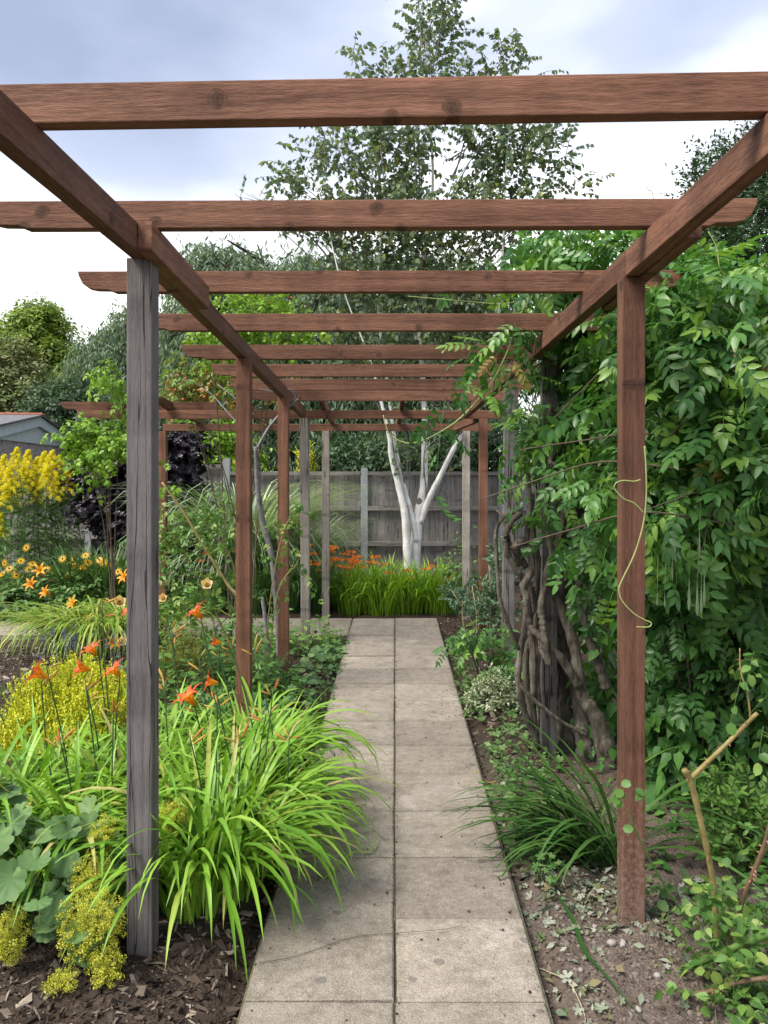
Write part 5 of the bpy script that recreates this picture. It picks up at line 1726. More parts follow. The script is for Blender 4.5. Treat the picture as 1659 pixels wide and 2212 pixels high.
# ---- shrub rose in the middle of the bed
srose = thing('shrub_rose', 'sparse leggy shrub rose with cream blooms behind the thick grey post', 'shrub', base_of(-1.30, 5.5))
tube('cane', [P(350, 1042, 5.4), P(395, 1105, 5.4), P(440, 1180, 5.4), P(490, 1260, 5.4), P(520, 1310, 5.4), P(545, 1480, 5.5)], [.007, .009, .0095, .011, .012, .014], SM_cane, srose, 7, 6, rg, 0.05)
for pts in (((560, 1480, 5.5), (500, 1210, 5.6), (455, 1160, 5.6), (430, 1150, 5.6)), ((540, 1490, 5.5), (450, 1290, 5.5), (390, 1180, 5.5), (360, 1150, 5.5)), ((565, 1480, 5.6), (590, 1250, 5.7), (620, 1130, 5.7), (655, 1110, 5.7)), ((575, 1480, 5.6), (600, 1280, 5.7), (640, 1220, 5.8), (650, 1190, 5.8)), ((550, 1490, 5.5), (420, 1330, 5.4), (370, 1290, 5.4))):
    tube('cane', [P(*q) for q in pts], (.006, .0025), SM_cane, srose, 5, 6, rg, 0.04)
rg = np.random.default_rng(95)
Mx, tw = sprays(rg, [E(440, 1150, 70, 40, 5.6, .2), E(390, 1130, 45, 40, 5.5, .2), E(380, 1200, 50, 50, 5.5, .2), E(410, 1260, 60, 50, 5.4, .25), E(370, 1300, 30, 50, 5.3, .2), E(490, 1130, 40, 40, 5.6, .2, .7), E(610, 1130, 36, 30, 5.7, .15, .8), E(650, 1110, 26, 16, 5.7, .12, .6), E(625, 1210, 30, 40, 5.8, .15, .6), E(520, 1250, 30, 60, 5.6, .15, .5), E(365, 1080, 16, 40, 5.5, .1, .5)], 88, L=(0.15, 0.3), J=5, leaf=(0.75, 1.1), wu=0.4, droop=0.3, flip=0.5)
pieces(srose, 'leaf', lt_rose, Mx, LM_rose, 220, rg)
twig_part(tw, 0.0014, SM_green, srose, 'twig')
for (px, py, z, s) in ((447, 1262, 5.1, .075), (352, 1292, 5.2, .06), (258, 1300, 5.0, .075), (262, 1385, 5.0, .06), (505, 1000, 5.8, .02)):
    p = P(px, py, z)
    d = nrm(np.array([rg.normal() * .4, -0.8, 0.35]))
    link('flower', t_mesh(fl_rose[0], 'flower', FM_rose), srose, frames((p - d * s * .3)[None], d[None], UP[None] + .01, np.array([s * 0.8]))[0])
    if z < 5.5:
        b = np.array([p[0] + 0.05, z + 0.1, -0.02])
        tube('flower_stalk', [b, (b + p) / 2 + [0.03, 0, 0], p], (.004, .003), SM_green, srose, 5, 5)

# ---- ferns and low leaves at the left path edge
def fern(label, c, n, seed, scale=(0.8, 1.2), mat=None, tm=None, nm='fern', cat='fern', limit=24, up=(0.5, 1.2)):
    rg = np.random.default_rng(seed)
    o = thing(nm, label, cat, base_of(c[0], c[1]))
    ang = np.linspace(0, 2 * np.pi, n, endpoint=False) + rg.normal(size=n) * 0.3
    pos = np.array([[c[0], c[1], float(gz(c[0], c[1]))]]) + np.c_[np.cos(ang), np.sin(ang), np.zeros(n)] * 0.04
    yd = np.c_[np.cos(ang), np.sin(ang), rg.uniform(up[0], up[1], n)]
    M = frames(pos, yd, UP, rg.uniform(scale[0], scale[1], n))
    pieces(o, 'frond', tm or lt_fern, M, mat or LM_fern, limit, rg)
    return o


fern('shuttlecock fern between the grey rose trunk and the slab path', (-0.98, 5.75), 22, 101, (0.8, 1.2), up=(0.7, 1.8))
fern('dark fern at the foot of the leaning rose trunk', (-1.15, 6.3), 18, 102, (0.7, 1.1), up=(0.8, 1.9))
fern('feathery fern behind the first brown left-hand post', (-1.35, 5.0), 22, 103, (0.7, 1.1), up=(0.6, 1.6))
fern('pale fern crowding the second brown post', (-0.80, 5.5), 16, 104, (0.6, 0.9), up=(0.6, 1.6))


def ground_cover(name, label, ells, n, tm, mat, seed, leaf, limit=0, cat='plant', lay_=0.6, hmax=0.12, upn=1.0):
    """low leaves over the soil: ells = (x, y, rx, ry)"""
    rg = np.random.default_rng(seed)
    o = thing(name, label, cat, base_of(ells[0][0], ells[0][1]))
    ar = np.array([e[2] * e[3] for e in ells])
    ci = rg.choice(len(ells), n, p=ar / ar.sum())
    e = np.array(ells)[ci]
    a = rg.uniform(0, 2 * np.pi, n)
    r = np.sqrt(rg.random(n))
    x = e[:, 0] + np.cos(a) * r * e[:, 2]
    y = e[:, 1] + np.sin(a) * r * e[:, 3]
    h = hmax * (1 - r ** 2) * rg.random(n) ** 0.7 + 0.012
    pos = np.c_[x, y, np.maximum(gz(x, y), -0.01) + h]
    yd = np.c_[rg.normal(size=n), rg.normal(size=n) - 0.3, rg.normal(size=n) * 0.25 - 0.05]
    M = frames(pos, yd, UP * upn + rg.normal(size=(n, 3)) * lay_ * 0.6 + np.array([0, -0.3, 0]), rg.uniform(leaf[0], leaf[1], n))
    if limit:
        pieces(o, 'leaf', tm, M, mat, limit, rg)
    else:
        stuffpart('foliage', [(tt, M[i::len(tm)]) for i, tt in enumerate(tm)], mat, o, rg)
    # short stalks down to the soil
    sel = np.arange(0, n, max(1, n // 150))
    top = pos[sel]
    bot = top * [1, 1, 0] + np.c_[rg.normal(size=(len(sel), 2)) * 0.02, gz(top[:, 0], top[:, 1]) - 0.01]
    tubepart('leaf_stalk', np.stack([bot, (bot + top) / 2, top], 1), np.full((len(sel), 3), 0.0012), SM_green, o, 3, True)
    return o


ground_cover('geranium', 'sprawling grey-green hardy geranium on the soil beside the slab path', [(-0.72, 4.75, 0.24, 0.4), (-0.62, 5.3, 0.14, 0.25), (-0.9, 5.0, 0.2, 0.3)], 330, lt_geran, LM_geran, 111, (0.035, 0.06), limit=160, hmax=0.2)
ground_cover('ladys_mantle', 'flat round-leaved plant creeping onto the slab path edge', [(-0.56, 4.35, 0.13, 0.18), (-0.50, 4.55, 0.1, 0.1)], 46, lt_alch, LM_alch, 112, (0.05, 0.09), limit=46, hmax=0.12)
ground_cover('ladys_mantle', 'wilted round-leaved plant at the path edge by the bleached post', [(-0.63, 6.5, 0.16, 0.3), (-0.55, 7.0, 0.1, 0.2), (-0.72, 6.1, 0.15, 0.25)], 110, lt_alch, LM_geran, 113, (0.05, 0.085), limit=80, hmax=0.14)
ground_cover('creeping_weeds', 'small weeds and seedlings spilling over the left slab edge', [(-0.52, 5.6, 0.10, 0.5), (-0.50, 6.6, 0.10, 0.5), (-0.53, 4.9, 0.09, 0.4), (-0.55, 7.3, 0.12, 0.35)], 260, lt_small + lt_geran[:1], LM_geran, 118, (0.025, 0.05), hmax=0.09)
ground_cover('campion', 'leafy dark green plant massed under the leaning rose trunk', [(-0.92, 5.2, 0.22, 0.3), (-1.0, 5.6, 0.25, 0.3), (-1.15, 5.9, 0.3, 0.3)], 420, lt_small, LM_fern, 114, (0.05, 0.09), hmax=0.5)
ground_cover('bed_foliage', 'tangle of low leaves filling the rose bed behind the daylilies', [(-1.5, 5.2, 0.4, 0.5), (-1.25, 4.7, 0.4, 0.3), (-1.7, 6.2, 0.5, 0.5), (-1.3, 6.5, 0.4, 0.5), (-1.5, 7.1, 0.6, 0.3), (-1.0, 6.9, 0.25, 0.4)], 1700, lt_small + lt_ovate[:1], LM_fern, 115, (0.04, 0.08), hmax=0.42)
ground_cover('bed_foliage', 'mixed green leaves massed under the silver grass beyond the side path', [(-2.2, 9.4, 0.8, 0.4), (-1.2, 9.5, 0.5, 0.5), (-3.2, 9.7, 0.8, 0.4), (-4.3, 9.5, 0.6, 0.4)], 1500, lt_small, LM_dark, 116, (0.06, 0.11), hmax=0.6)
ground_cover('bed_foliage', 'dry yellowish tuft of leaves by the far bleached post', [(-0.72, 7.35, 0.22, 0.3), (-0.95, 7.0, 0.2, 0.3), (-0.6, 7.55, 0.15, 0.15)], 260, lt_small, LM_rose, 117, (0.05, 0.09), hmax=0.28)

# ---- crocosmia at the head of the path
croc = fan('crocosmia', 'bright green crocosmia thicket with orange flowers at the end of the slab path', 'plant', [(-0.45, 9.1), (-0.15, 9.0), (0.12, 9.05), (0.38, 9.15), (-0.6, 9.5), (0.0, 9.5), (0.3, 9.5), (-0.25, 9.35), (0.52, 9.1)], 1150, bl_croc, LM_croc, 121, spread=0.19, scale=(0.5, 1.0))
croc2 = fan('crocosmia', 'darker crocosmia leaves with orange sprays behind the rose bed posts', 'plant', [(-1.2, 9.05), (-0.95, 9.15), (-1.55, 9.1)], 380, bl_croc, LM_iris, 122, spread=0.17, scale=(0.8, 1.15))
rg = np.random.default_rng(123)
cpx = [(705, 1195), (722, 1190), (735, 1200), (748, 1195), (760, 1205), (715, 1208), (728, 1215), (742, 1212), (752, 1222), (700, 1215), (735, 1228), (720, 1225), (770, 1212), (780, 1216), (800, 1218), (760, 1232), (690, 1222), (712, 1185), (795, 1228), (840, 1222), (830, 1240), (885, 1240), (893, 1252), (862, 1252), (842, 1262), (930, 1232), (943, 1240), (955, 1252), (925, 1225), (870, 1235), (770, 1262), (745, 1245), (705, 1235), (820, 1206), (950, 1262)]
cpx += [(x_ + rg.normal() * 10, y_ + rg.normal() * 9) for x_, y_ in cpx[6:14]]
for i, (px, py) in enumerate(cpx):
    p = P(px, py, 9.25 + rg.normal() * 0.12)
    b = np.array([p[0] + rg.normal() * 0.08 - 0.02, p[1] + 0.05, -0.02])
    side = 1 if rg.random() > 0.5 else -1
    tipp = p + np.array([side * 0.09, -0.01, -0.008])
    s = tube('flower_stalk', [b, b * 0.35 + p * 0.65 + [0, 0, .06], p, tipp], (.0028, .0012), SM_green, croc, 4, 4)
    fk = []
    for j in range(6):
        q = p + (tipp - p) * (j / 5) + [0, 0, 0.012]
        d = nrm(np.array([side * 0.4 + rg.normal() * .2, -0.5 + rg.normal() * .4, 0.7]))
        fk.append(frames(q[None], d[None], np.array([[1., .2, 0]]), np.array([rg.uniform(0.028, 0.042)]))[0])
    me = joined('flower', [(fl_croc[0], np.array(fk))], FM_orange, off_of(s), rg)
    link('flower', me, s)
for i, (px, py) in enumerate(((648, 1270), (655, 1215), (668, 1200), (690, 1265), (440, 1200), (520, 1215), (505, 1195), (610, 1255), (655, 1180), (425, 1215))):
    p = P(px, py, 9.1)
    b = np.array([p[0] + rg.normal() * 0.08, p[1] + 0.05, -0.02])
    tipp = p + np.array([0.09, -0.01, -0.008])
    s = tube('flower_stalk', [b, b * 0.35 + p * 0.65 + [0, 0, .06], p, tipp], (.0028, .0012), SM_green, croc2, 4, 4)
    fk = [frames((p + (tipp - p) * (j / 5) + [0, 0, .012])[None], nrm(np.array([[.3, -.5 + rg.normal() * .3, .7]])), np.array([[1., .2, 0]]), np.array([0.042]))[0] for j in range(5)]
    link('flower', joined('flower', [(fl_croc[0], np.array(fk))], FM_orange, off_of(s), rg), s)
# ================================================================== RIGHT SIDE
def Z5(x, y, z):
    return P((1200 + x / 2.988) / 1.1573, (1200 + y / 2.988) / 1.1573, z)


rng = np.random.default_rng(131)
wist = thing('wisteria', 'huge old wisteria with twisted trunks climbing the grey posts and smothering the right beam', 'climber', base_of(1.08, 4.45))
WT = [
    ([(965, 2150, 4.36), (880, 1800, 4.36), (765, 1600, 4.38), (705, 1250, 4.40), (640, 1050, 4.42), (570, 880, 4.42), (505, 700, 4.40), (540, 560, 4.38), (490, 340, 4.38), (500, 100, 4.40)], [.075, .050, .040, .034, .031, .029, .026, .022, .018, .015]),
    ([(740, 1540, 4.36), (610, 1340, 4.33), (480, 1200, 4.33), (395, 1120, 4.36), (365, 1050, 4.40), (405, 940, 4.42), (390, 800, 4.40)], [.030, .027, .024, .022, .020, .018, .016]),
    ([(945, 1560, 4.36), (900, 1400, 4.36), (830, 1230, 4.38), (780, 1050, 4.40), (695, 890, 4.42), (745, 770, 4.46), (830, 640, 4.5), (860, 300, 4.5), (880, 20, 4.5)], [.034, .032, .030, .029, .027, .025, .022, .020, .016]),
    ([(765, 1000, 4.42), (810, 900, 4.44), (835, 830, 4.45)], [.017, .016, .012]),
    ([(440, 2010, 4.42), (330, 1720, 4.38), (285, 1480, 4.36), (300, 1290, 4.38), (330, 1120, 4.40), (340, 950, 4.4)], [.020, .022, .022, .021, .018, .015]),
    ([(420, 1900, 4.42), (395, 1650, 4.38), (400, 1400, 4.36), (385, 1180, 4.38), (365, 1040, 4.38), (350, 880, 4.36), (325, 790, 4.36), (375, 700, 4.36), (385, 600, 4.38), (350, 460, 4.40), (370, 200, 4.42), (360, -50, 4.44)], [.017, .018, .020, .022, .023, .024, .025, .024, .022, .020, .018, .015]),
    ([(450, 1700, 4.4), (430, 1500, 4.38), (445, 1280, 4.38), (490, 1330, 4.32), (515, 1370, 4.31)], [.014, .015, .016, .017, .019]),
    ([(515, 1380, 4.31), (490, 1220, 4.31), (470, 1080, 4.32), (455, 950, 4.33), (480, 800, 4.35), (515, 640, 4.36), (570, 500, 4.40), (620, 250, 4.46), (600, 0, 4.5)], [.024, .024, .023, .023, .024, .024, .022, .018, .014]),
    ([(420, 1960, 4.46), (360, 1600, 4.46), (345, 1300, 4.46), (420, 1080, 4.46), (420, 820, 4.46), (430, 600, 4.46), (400, 420, 4.46), (390, 100, 4.46)], [.02, .021, .022, .022, .022, .022, .02, .016]),
    ([(290, 1265, 4.34), (215, 1080, 4.32), (152, 900, 4.32), (127, 650, 4.32), (120, 400, 4.34), (165, 290, 4.36), (270, 235, 4.40), (320, 200, 4.42)], [.013, .013, .013, .013, .013, .013, .012, .01]),
    ([(340, 740, 4.38), (285, 690, 4.36), (205, 540, 4.34), (190, 420, 4.34), (225, 320, 4.36), (300, 250, 4.40)], [.02, .022, .022, .022, .022, .02]),
    ([(345, 650, 4.40), (290, 560, 4.37), (265, 500, 4.34), (300, 470, 4.36), (345, 455, 4.42)], [.02, .024, .030, .028, .024]),
    ([(265, 1440, 4.30), (330, 1570, 4.29), (460, 1690, 4.30), (600, 1800, 4.32), (800, 1908, 4.34)], [.012, .013, .013, .012, .010]),
    ([(650, 2150, 4.62), (640, 1900, 4.64), (620, 1600, 4.66), (600, 1400, 4.66), (560, 1150, 4.64), (590, 900, 4.64), (640, 760, 4.62), (600, 560, 4.62), (660, 390, 4.64), (750, 200, 4.66), (850, -20, 4.7)], [.085, .06, .055, .05, .045, .042, .040, .038, .036, .034, .03]),
    ([(800, 2150, 4.50), (770, 1950, 4.52), (740, 1700, 4.56), (700, 1450, 4.6), (640, 1200, 4.6), (610, 1000, 4.58), (650, 700, 4.58), (620, 450, 4.56), (650, 150, 4.56)], [.07, .055, .045, .04, .034, .03, .027, .024, .02]),
    ([(110, 215, 4.40), (150, 250, 4.38), (180, 300, 4.36), (195, 380, 4.35), (235, 500, 4.36), (300, 640, 4.38)], [.008, .010, .011, .012, .013, .014]),
]
for pts, r in WT:
    tube('trunk', [Z5(*p) for p in pts], [v * 0.84 for v in r], BM_wist, wist, 10, 9, rng, 0.07)
for k in range(7):
    x0 = rng.uniform(300, 760)
    zz = rng.uniform(4.60, 4.75)
    xs = x0 + np.cumsum(rng.normal(size=7) * 55)
    xs = xs + (460 - xs) * np.array([0, .25, .4, .35, .2, .1, 0])
    ys = np.linspace(1950, rng.uniform(-60, 250), 7)
    rr = rng.uniform(.007, .014)
    tube('trunk', [Z5(a, b, zz + rng.normal() * .02) for a, b in zip(xs, ys)], (rr * 1.3, rr * .7), BM_wist, wist, 7, 8, rng, 0.06)
# upper limbs spreading under the canopy
for pts in (((1190, 1030, 4.4), (1185, 930, 4.45), (1195, 850, 4.5), (1215, 795, 4.5), (1260, 785, 4.5)), ((1240, 1030, 4.45), (1240, 900, 4.5), (1280, 820, 4.5), (1330, 740, 4.3), (1420, 690, 4.0)),
            ((1300, 1040, 4.5), (1310, 950, 4.5), (1390, 880, 4.3), (1480, 860, 4.0), (1600, 850, 3.8)), ((1290, 1010, 4.5), (1340, 1000, 4.4), (1440, 1040, 4.0), (1560, 1010, 3.8), (1670, 960, 3.7)),
            ((1215, 795, 4.5), (1150, 760, 4.4), (1110, 720, 4.3), (1090, 700, 4.2)), ((1260, 785, 4.5), (1230, 690, 4.5), (1250, 610, 4.4), (1270, 560, 4.3)),
            ((1480, 860, 4.0), (1530, 760, 3.9), (1560, 690, 3.9), (1640, 640, 3.8)), ((1560, 1010, 3.8), (1510, 1090, 3.6), (1570, 1180, 3.5), (1640, 1260, 3.5)), ((1220, 960, 4.4), (1190, 1000, 4.3), (1270, 1010, 4.35), (1330, 990, 4.4))):
    tube('branch', [P(*p) for p in pts], (.016, .006), BM_wist, wist, 7, 7, rng, 0.06)
for k in range(30):
    e0 = [(1480, 700), (1600, 800), (1450, 900), (1560, 1000), (1620, 1100), (1500, 1100), (1260, 760), (1230, 880), (1280, 960), (1640, 700)][k % 10]
    zz = 3.35 if e0[0] > 1400 else 4.4
    a_ = P(e0[0] + rng.normal() * 60, e0[1] + rng.normal() * 60, zz + rng.normal() * .12)
    dd = np.array([rng.normal() * 0.45, rng.normal() * 0.1, -0.1 + rng.normal() * 0.35])
    tube('vine', [a_, a_ + dd * .4 + [0, 0, .05], a_ + dd * .75 - [0, 0, .02], a_ + dd + [0, 0, -.08]], (.0045, .0025), SM_brown if k % 3 else SM_green, wist, 5, 5, rng, .03)
well = [E(1250, 545, 130, 36, 4.3, .4), E(1340, 565, 80, 45, 4.2, .4), E(1165, 590, 40, 20, 4.5, .3, .4),
        E(1500, 660, 110, 50, 4.0, .5), E(1600, 710, 110, 70, 3.8, .5), E(1490, 740, 100, 90, 3.5, .35), E(1610, 830, 100, 110, 3.5, .4), E(1455, 880, 70, 110, 3.5, .3), E(1560, 990, 120, 110, 3.5, .35),
        E(1640, 940, 70, 120, 3.4, .3), E(1500, 1090, 100, 70, 3.5, .3), E(1620, 1140, 80, 100, 3.5, .3), E(1440, 1020, 50, 90, 3.6, .3), E(1440, 700, 60, 60, 3.6, .3),
        E(1275, 690, 80, 66, 4.6, .35), E(1240, 790, 50, 60, 4.7, .3, .8), E(1275, 860, 60, 90, 4.7, .35), E(1165, 930, 40, 80, 4.5, .15, .9), E(1235, 950, 45, 60, 4.7, .25, .7), E(1295, 990, 45, 70, 4.8, .3), E(1310, 780, 50, 80, 4.5, .3),
        E(1290, 1150, 40, 50, 4.5, .2, .6), E(1195, 1070, 26, 70, 4.30, .06, .5), E(1235, 1110, 40, 50, 4.30, .08, .6), E(1700, 1000, 60, 300, 3.7, .5, .6)]
wM, tw = sprays(rng, well, 760, L=(0.22, 0.5), J=5, leaf=(0.62, 0.98), wo=0.55, wu=0.3, wr=0.45, droop=0.3, hang=0.25, flip=0.6, shell=0.42, start=0.2)
pyd = 1021 - (wM[:, 2, 3] - CAM_H) / wM[:, 1, 3] * FPX
xmin = np.interp(wM[:, 1, 3], [2.5, 7.5], [0.98, 0.86])
wM = wM[(pyd > 500) & ((wM[:, 0, 3] > xmin) | (wM[:, 2, 3] > 2.42) | ((wM[:, 2, 3] < 1.98) & (wM[:, 0, 3] > 0.72)))]
# sprays reaching into the pergola
sM, tw2 = sprays(rng, [E(1045, 750, 50, 26, 4.2, .12), E(985, 835, 34, 22, 4.1, .08), E(1095, 725, 40, 24, 4.2, .12), E(1150, 930, 20, 40, 4.3, .06), E(960, 880, 18, 16, 4.05, .06), E(1065, 790, 34, 20, 4.15, .08)], 13, L=(0.18, 0.3), J=4, leaf=(0.6, 0.85), wo=0.5, wu=0.0, wr=0.3, droop=0.6, hang=0.5, flip=0.3)
allM = np.concatenate([wM, sM])
pieces(wist, 'leaf', lt_wist, allM, LM_wist, 300, rng)
twig_part(np.concatenate([tw, tw2]), 0.0022, SM_green, wist, 'twig')
lo_, hi_ = np.array([1545, 960, 3.1]), 0
for q, s in (((1530, 950, 3.15), 0.75), ((1560, 965, 3.15), 0.7), ((1645, 770, 3.1), 0.8), ((1610, 745, 3.2), 0.8), ((1105, 780, 4.0), 0.7), ((1075, 765, 4.05), 0.6)):
    p = P(*q)
    s *= 0.8
    o = link('withered_leaf', t_mesh(lt_wist[rng.integers(0, 6)], 'withered_leaf', LM_wist_old), wist, frames(p[None], np.array([[rng.normal() * .6, -0.3, -0.8]]), np.array([[0.2, -1., 0.4]]), np.array([s]))[0])
# pale climbing tendrils


def tz(x, y, z):
    return P((1500 + x / 3.95) / 1.1573, (1100 + y / 3.95) / 1.1573, z)


tube('tendril', [tz(x, y, 2.745) for x, y in ((440, 60), (452, 250), (458, 500), (440, 750), (400, 940), (330, 1150), (210, 1400), (186, 1480), (220, 1590), (330, 1710), (440, 1775), (505, 1805), (490, 1842), (430, 1848), (360, 1845))], (.0028, .002), SM_pale, wist, 6, 5)
tube('tendril', [tz(x, y, 2.74) for x, y in ((400, 392), (330, 408), (240, 400), (165, 420), (140, 470), (180, 530), (250, 588), (340, 625), (435, 722))], (.0026, .002), SM_pale, wist, 6, 5)
tube('tendril', [P(x, y, z) for x, y, z in ((828, 897, 4.1), (834, 920, 4.1), (845, 942, 4.1), (878, 957, 4.1), (913, 952, 4.1), (963, 926, 4.1), (1003, 895, 4.1), (1060, 830, 4.12), (1100, 750, 4.15), (1118, 690, 4.2), (1150, 640, 4.3))], (.003, .005), SM_pale, wist, 6, 5)
tube('tendril', [P(x, y, z) for x, y, z in ((882, 640, 4.4), (940, 645, 4.4), (1020, 652, 4.4), (1090, 656, 4.4), (1160, 640, 4.5))], (.002, .003), SM_pale, wist, 5, 5)
tube('tendril', [P(x, y, z) for x, y, z in ((1530, 500, 3.3), (1548, 535, 3.3), (1555, 580, 3.3), (1575, 610, 3.35), (1570, 650, 3.4))], (.002, .003), SM_pale, wist, 5, 5)
tube('tendril', [P(x, y, z) for x, y, z in ((1660, 560, 3.5), (1620, 600, 3.5), (1560, 605, 3.5), (1500, 600, 3.6))], (.002, .003), SM_pale, wist, 5, 5)
tube('tendril', [P(x, y, z) for x, y, z in ((1395, 400, 4.3), (1400, 410, 4.3), (1410, 420, 4.3), (1412, 480, 4.3), (1400, 540, 4.3))], (.0015, .003), SM_pale, wist, 5, 5)
# hanging pods
pod_t = lathe_t([(0.004, 0), (0.012, 0.15), (0.03, 0.5), (0.05, 0.75), (0.035, 0.9), (0.003, 1.0)], 8)
pod_t.V[:, 2] *= 0.45
M_pod = simple_mat('pod_skin', (0.12, 0.18, 0.09), (0.22, 0.29, 0.17), scale=40, rough=0.5, bmp=0.1)
for x, y0, y1 in ((740, 880, 1150), (715, 1150, 1390), (985, 900, 1170), (975, 1090, 1320), (880, 1350, 1690), (960, 1380, 1740), (1000, 1420, 1720), (1030, 1300, 1650), (565, 1480, 1640), (640, 1500, 1660)):
    a, bb = (tz(x, y0, 3.02), tz(x, y1, 3.02)) if y0 > 0 else (0, 0)
    link('seed_pod', t_mesh(pod_t, 'seed_pod', M_pod), wist, frames(a[None], (bb - a)[None], np.array([[rng.normal() * .3, -1., 0]]), np.array([np.linalg.norm(bb - a)]))[0])
    tube('pod_stalk', [tz(x + 8, y0 - 330, 3.08), tz(x + 5, y0 - 150, 3.04), a], (.0016, .0014), SM_green, wist, 4, 4)

# ---- oval-leaved shrub filling the space below
shrub('mock_orange', 'dense dark oval-leaved shrub below the wisteria beside the front brown post', 'shrub', base_of(1.75, 3.95),
      [E(1480, 1250, 80, 70, 3.95, .3), E(1600, 1300, 80, 80, 3.9, .3), E(1455, 1370, 60, 80, 3.95, .3), E(1560, 1430, 110, 80, 3.85, .3), E(1455, 1500, 60, 80, 3.95, .3), E(1560, 1570, 110, 70, 3.85, .3), E(1650, 1480, 60, 120, 3.8, .3), E(1460, 1620, 60, 60, 3.95, .25), E(1600, 1650, 90, 50, 3.8, .25),
       E(1300, 1330, 40, 90, 4.75, .2, .8), E(1300, 1500, 40, 90, 4.75, .2, .8), E(1290, 1230, 40, 50, 4.7, .2, .6), E(1700, 1300, 60, 250, 4.0, .4, .6)], 560, lt_ovate, LM_oval, 141, stems=26, stem_r=0.008, limit=300, L=(0.15, 0.35), J=8, leaf=(0.06, 0.105), wo=0.6, wu=0.1, droop=0.35, hang=0.5, flip=0.35)
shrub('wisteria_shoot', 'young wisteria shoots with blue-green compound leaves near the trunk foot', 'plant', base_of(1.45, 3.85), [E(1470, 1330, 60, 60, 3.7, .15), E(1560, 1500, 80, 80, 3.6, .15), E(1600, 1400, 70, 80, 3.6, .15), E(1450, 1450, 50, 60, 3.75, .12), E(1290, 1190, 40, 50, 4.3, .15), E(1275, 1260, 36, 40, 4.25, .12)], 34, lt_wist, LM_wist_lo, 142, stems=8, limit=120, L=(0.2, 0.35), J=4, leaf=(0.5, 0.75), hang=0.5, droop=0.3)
# ---- leafy background beyond the wisteria
shrub('dark_laurel', 'shadowy evergreen shrub behind the wisteria in front of the fence', 'shrub', base_of(3.6, 8.3), [E(1500, 1000, 120, 150, 8.0, .6), E(1640, 1000, 120, 200, 7.8, .6), E(1420, 1080, 80, 100, 8.4, .5), E(1560, 1200, 140, 120, 7.8, .6)], 520, lt_ovate, LM_dark, 143, stems=16, stem_r=0.02, L=(0.3, 0.5), J=9, leaf=(0.08, 0.13))
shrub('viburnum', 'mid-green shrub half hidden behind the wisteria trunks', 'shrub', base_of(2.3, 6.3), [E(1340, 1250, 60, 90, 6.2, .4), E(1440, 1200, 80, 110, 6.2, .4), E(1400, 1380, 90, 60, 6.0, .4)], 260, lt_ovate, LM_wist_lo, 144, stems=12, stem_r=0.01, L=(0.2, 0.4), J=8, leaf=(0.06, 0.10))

# ---- strap-leaved clump round the front brown post
rb2 = random.Random(5)
st_c = thing('agapanthus', 'dark green strap-leaved clump round the foot of the front brown post', 'plant', base_of(0.86, 3.3))
rg = np.random.default_rng(151)
n = 120
ang = np.where(rg.random(n) < 0.72, rg.normal(1.45, 0.55, n), rg.uniform(-3.1, 3.1, n))     # most lean towards the path
ang = np.where(np.abs(np.abs(ang) - np.pi) < 0.6, ang * 0.45, ang)
ang = np.where(np.abs(ang) < 0.55, ang + 1.1, ang)
pos = np.c_[0.86 + rg.normal(size=n) * 0.05, 3.3 + rg.normal(size=n) * 0.07, np.full(n, -0.03)]
Mx = rotz_frames(pos, ang, rg.uniform(0.75, 1.15, n))
pieces(st_c, 'leaf', bl_strap, Mx, LM_strap, 120, rg)

# ---- azalea and rose thicket at the right edge
shrub('azalea', 'small-leaved bright green azalea behind the thorny cane', 'shrub', base_of(1.42, 3.3), [E(1590, 1740, 70, 45, 3.3, .2), E(1640, 1800, 60, 50, 3.25, .2), E(1560, 1800, 46, 36, 3.2, .15), E(1610, 1850, 60, 36, 3.2, .15)], 230, [leaf_t(0.42, .2, .15, (.3, .65), 'lance')], leaf_mat('azalea_leaf', [(0.07, 0.17, 0.03), (0.12, 0.25, 0.045), (0.18, 0.32, 0.07)], rough=0.45, trans=0.25), 152, stems=22, stem_r=0.004, limit=200, L=(0.08, 0.16), J=9, leaf=(0.028, 0.045), wu=0.9, droop=0.0, hang=-0.1)
thorn = thing('thorny_rose', 'pruned thorny rose with a bent bare cane on the dug soil at the right', 'shrub', base_of(1.08, 2.65))
thorn_t = lathe_t([(0.35, 0), (0.2, 0.3), (0.05, 1.0)], 5)


def cane(pts, r, mat, nth, tsize=0.009):
    p3 = [P(*q) for q in pts]
    s = tube('cane', p3, r, mat, thorn, 8, 7, rg, 0.03)
    pp = crom(p3, 8)
    for k in range(nth):
        i = rg.integers(1, len(pp) - 1)
        d = rg.normal(size=3)
        tg = nrm(pp[i + 1] - pp[i - 1])
        d = nrm(d - tg * np.dot(d, tg) - tg * 0.2)
        rr = r[0] if len(r) == 2 else np.mean(r)
        link('thorn', t_mesh(thorn_t, 'thorn', SM_thorn), s, frames((pp[i] + d * rr * 0.8)[None], d[None], tg[None], np.array([tsize]))[0])


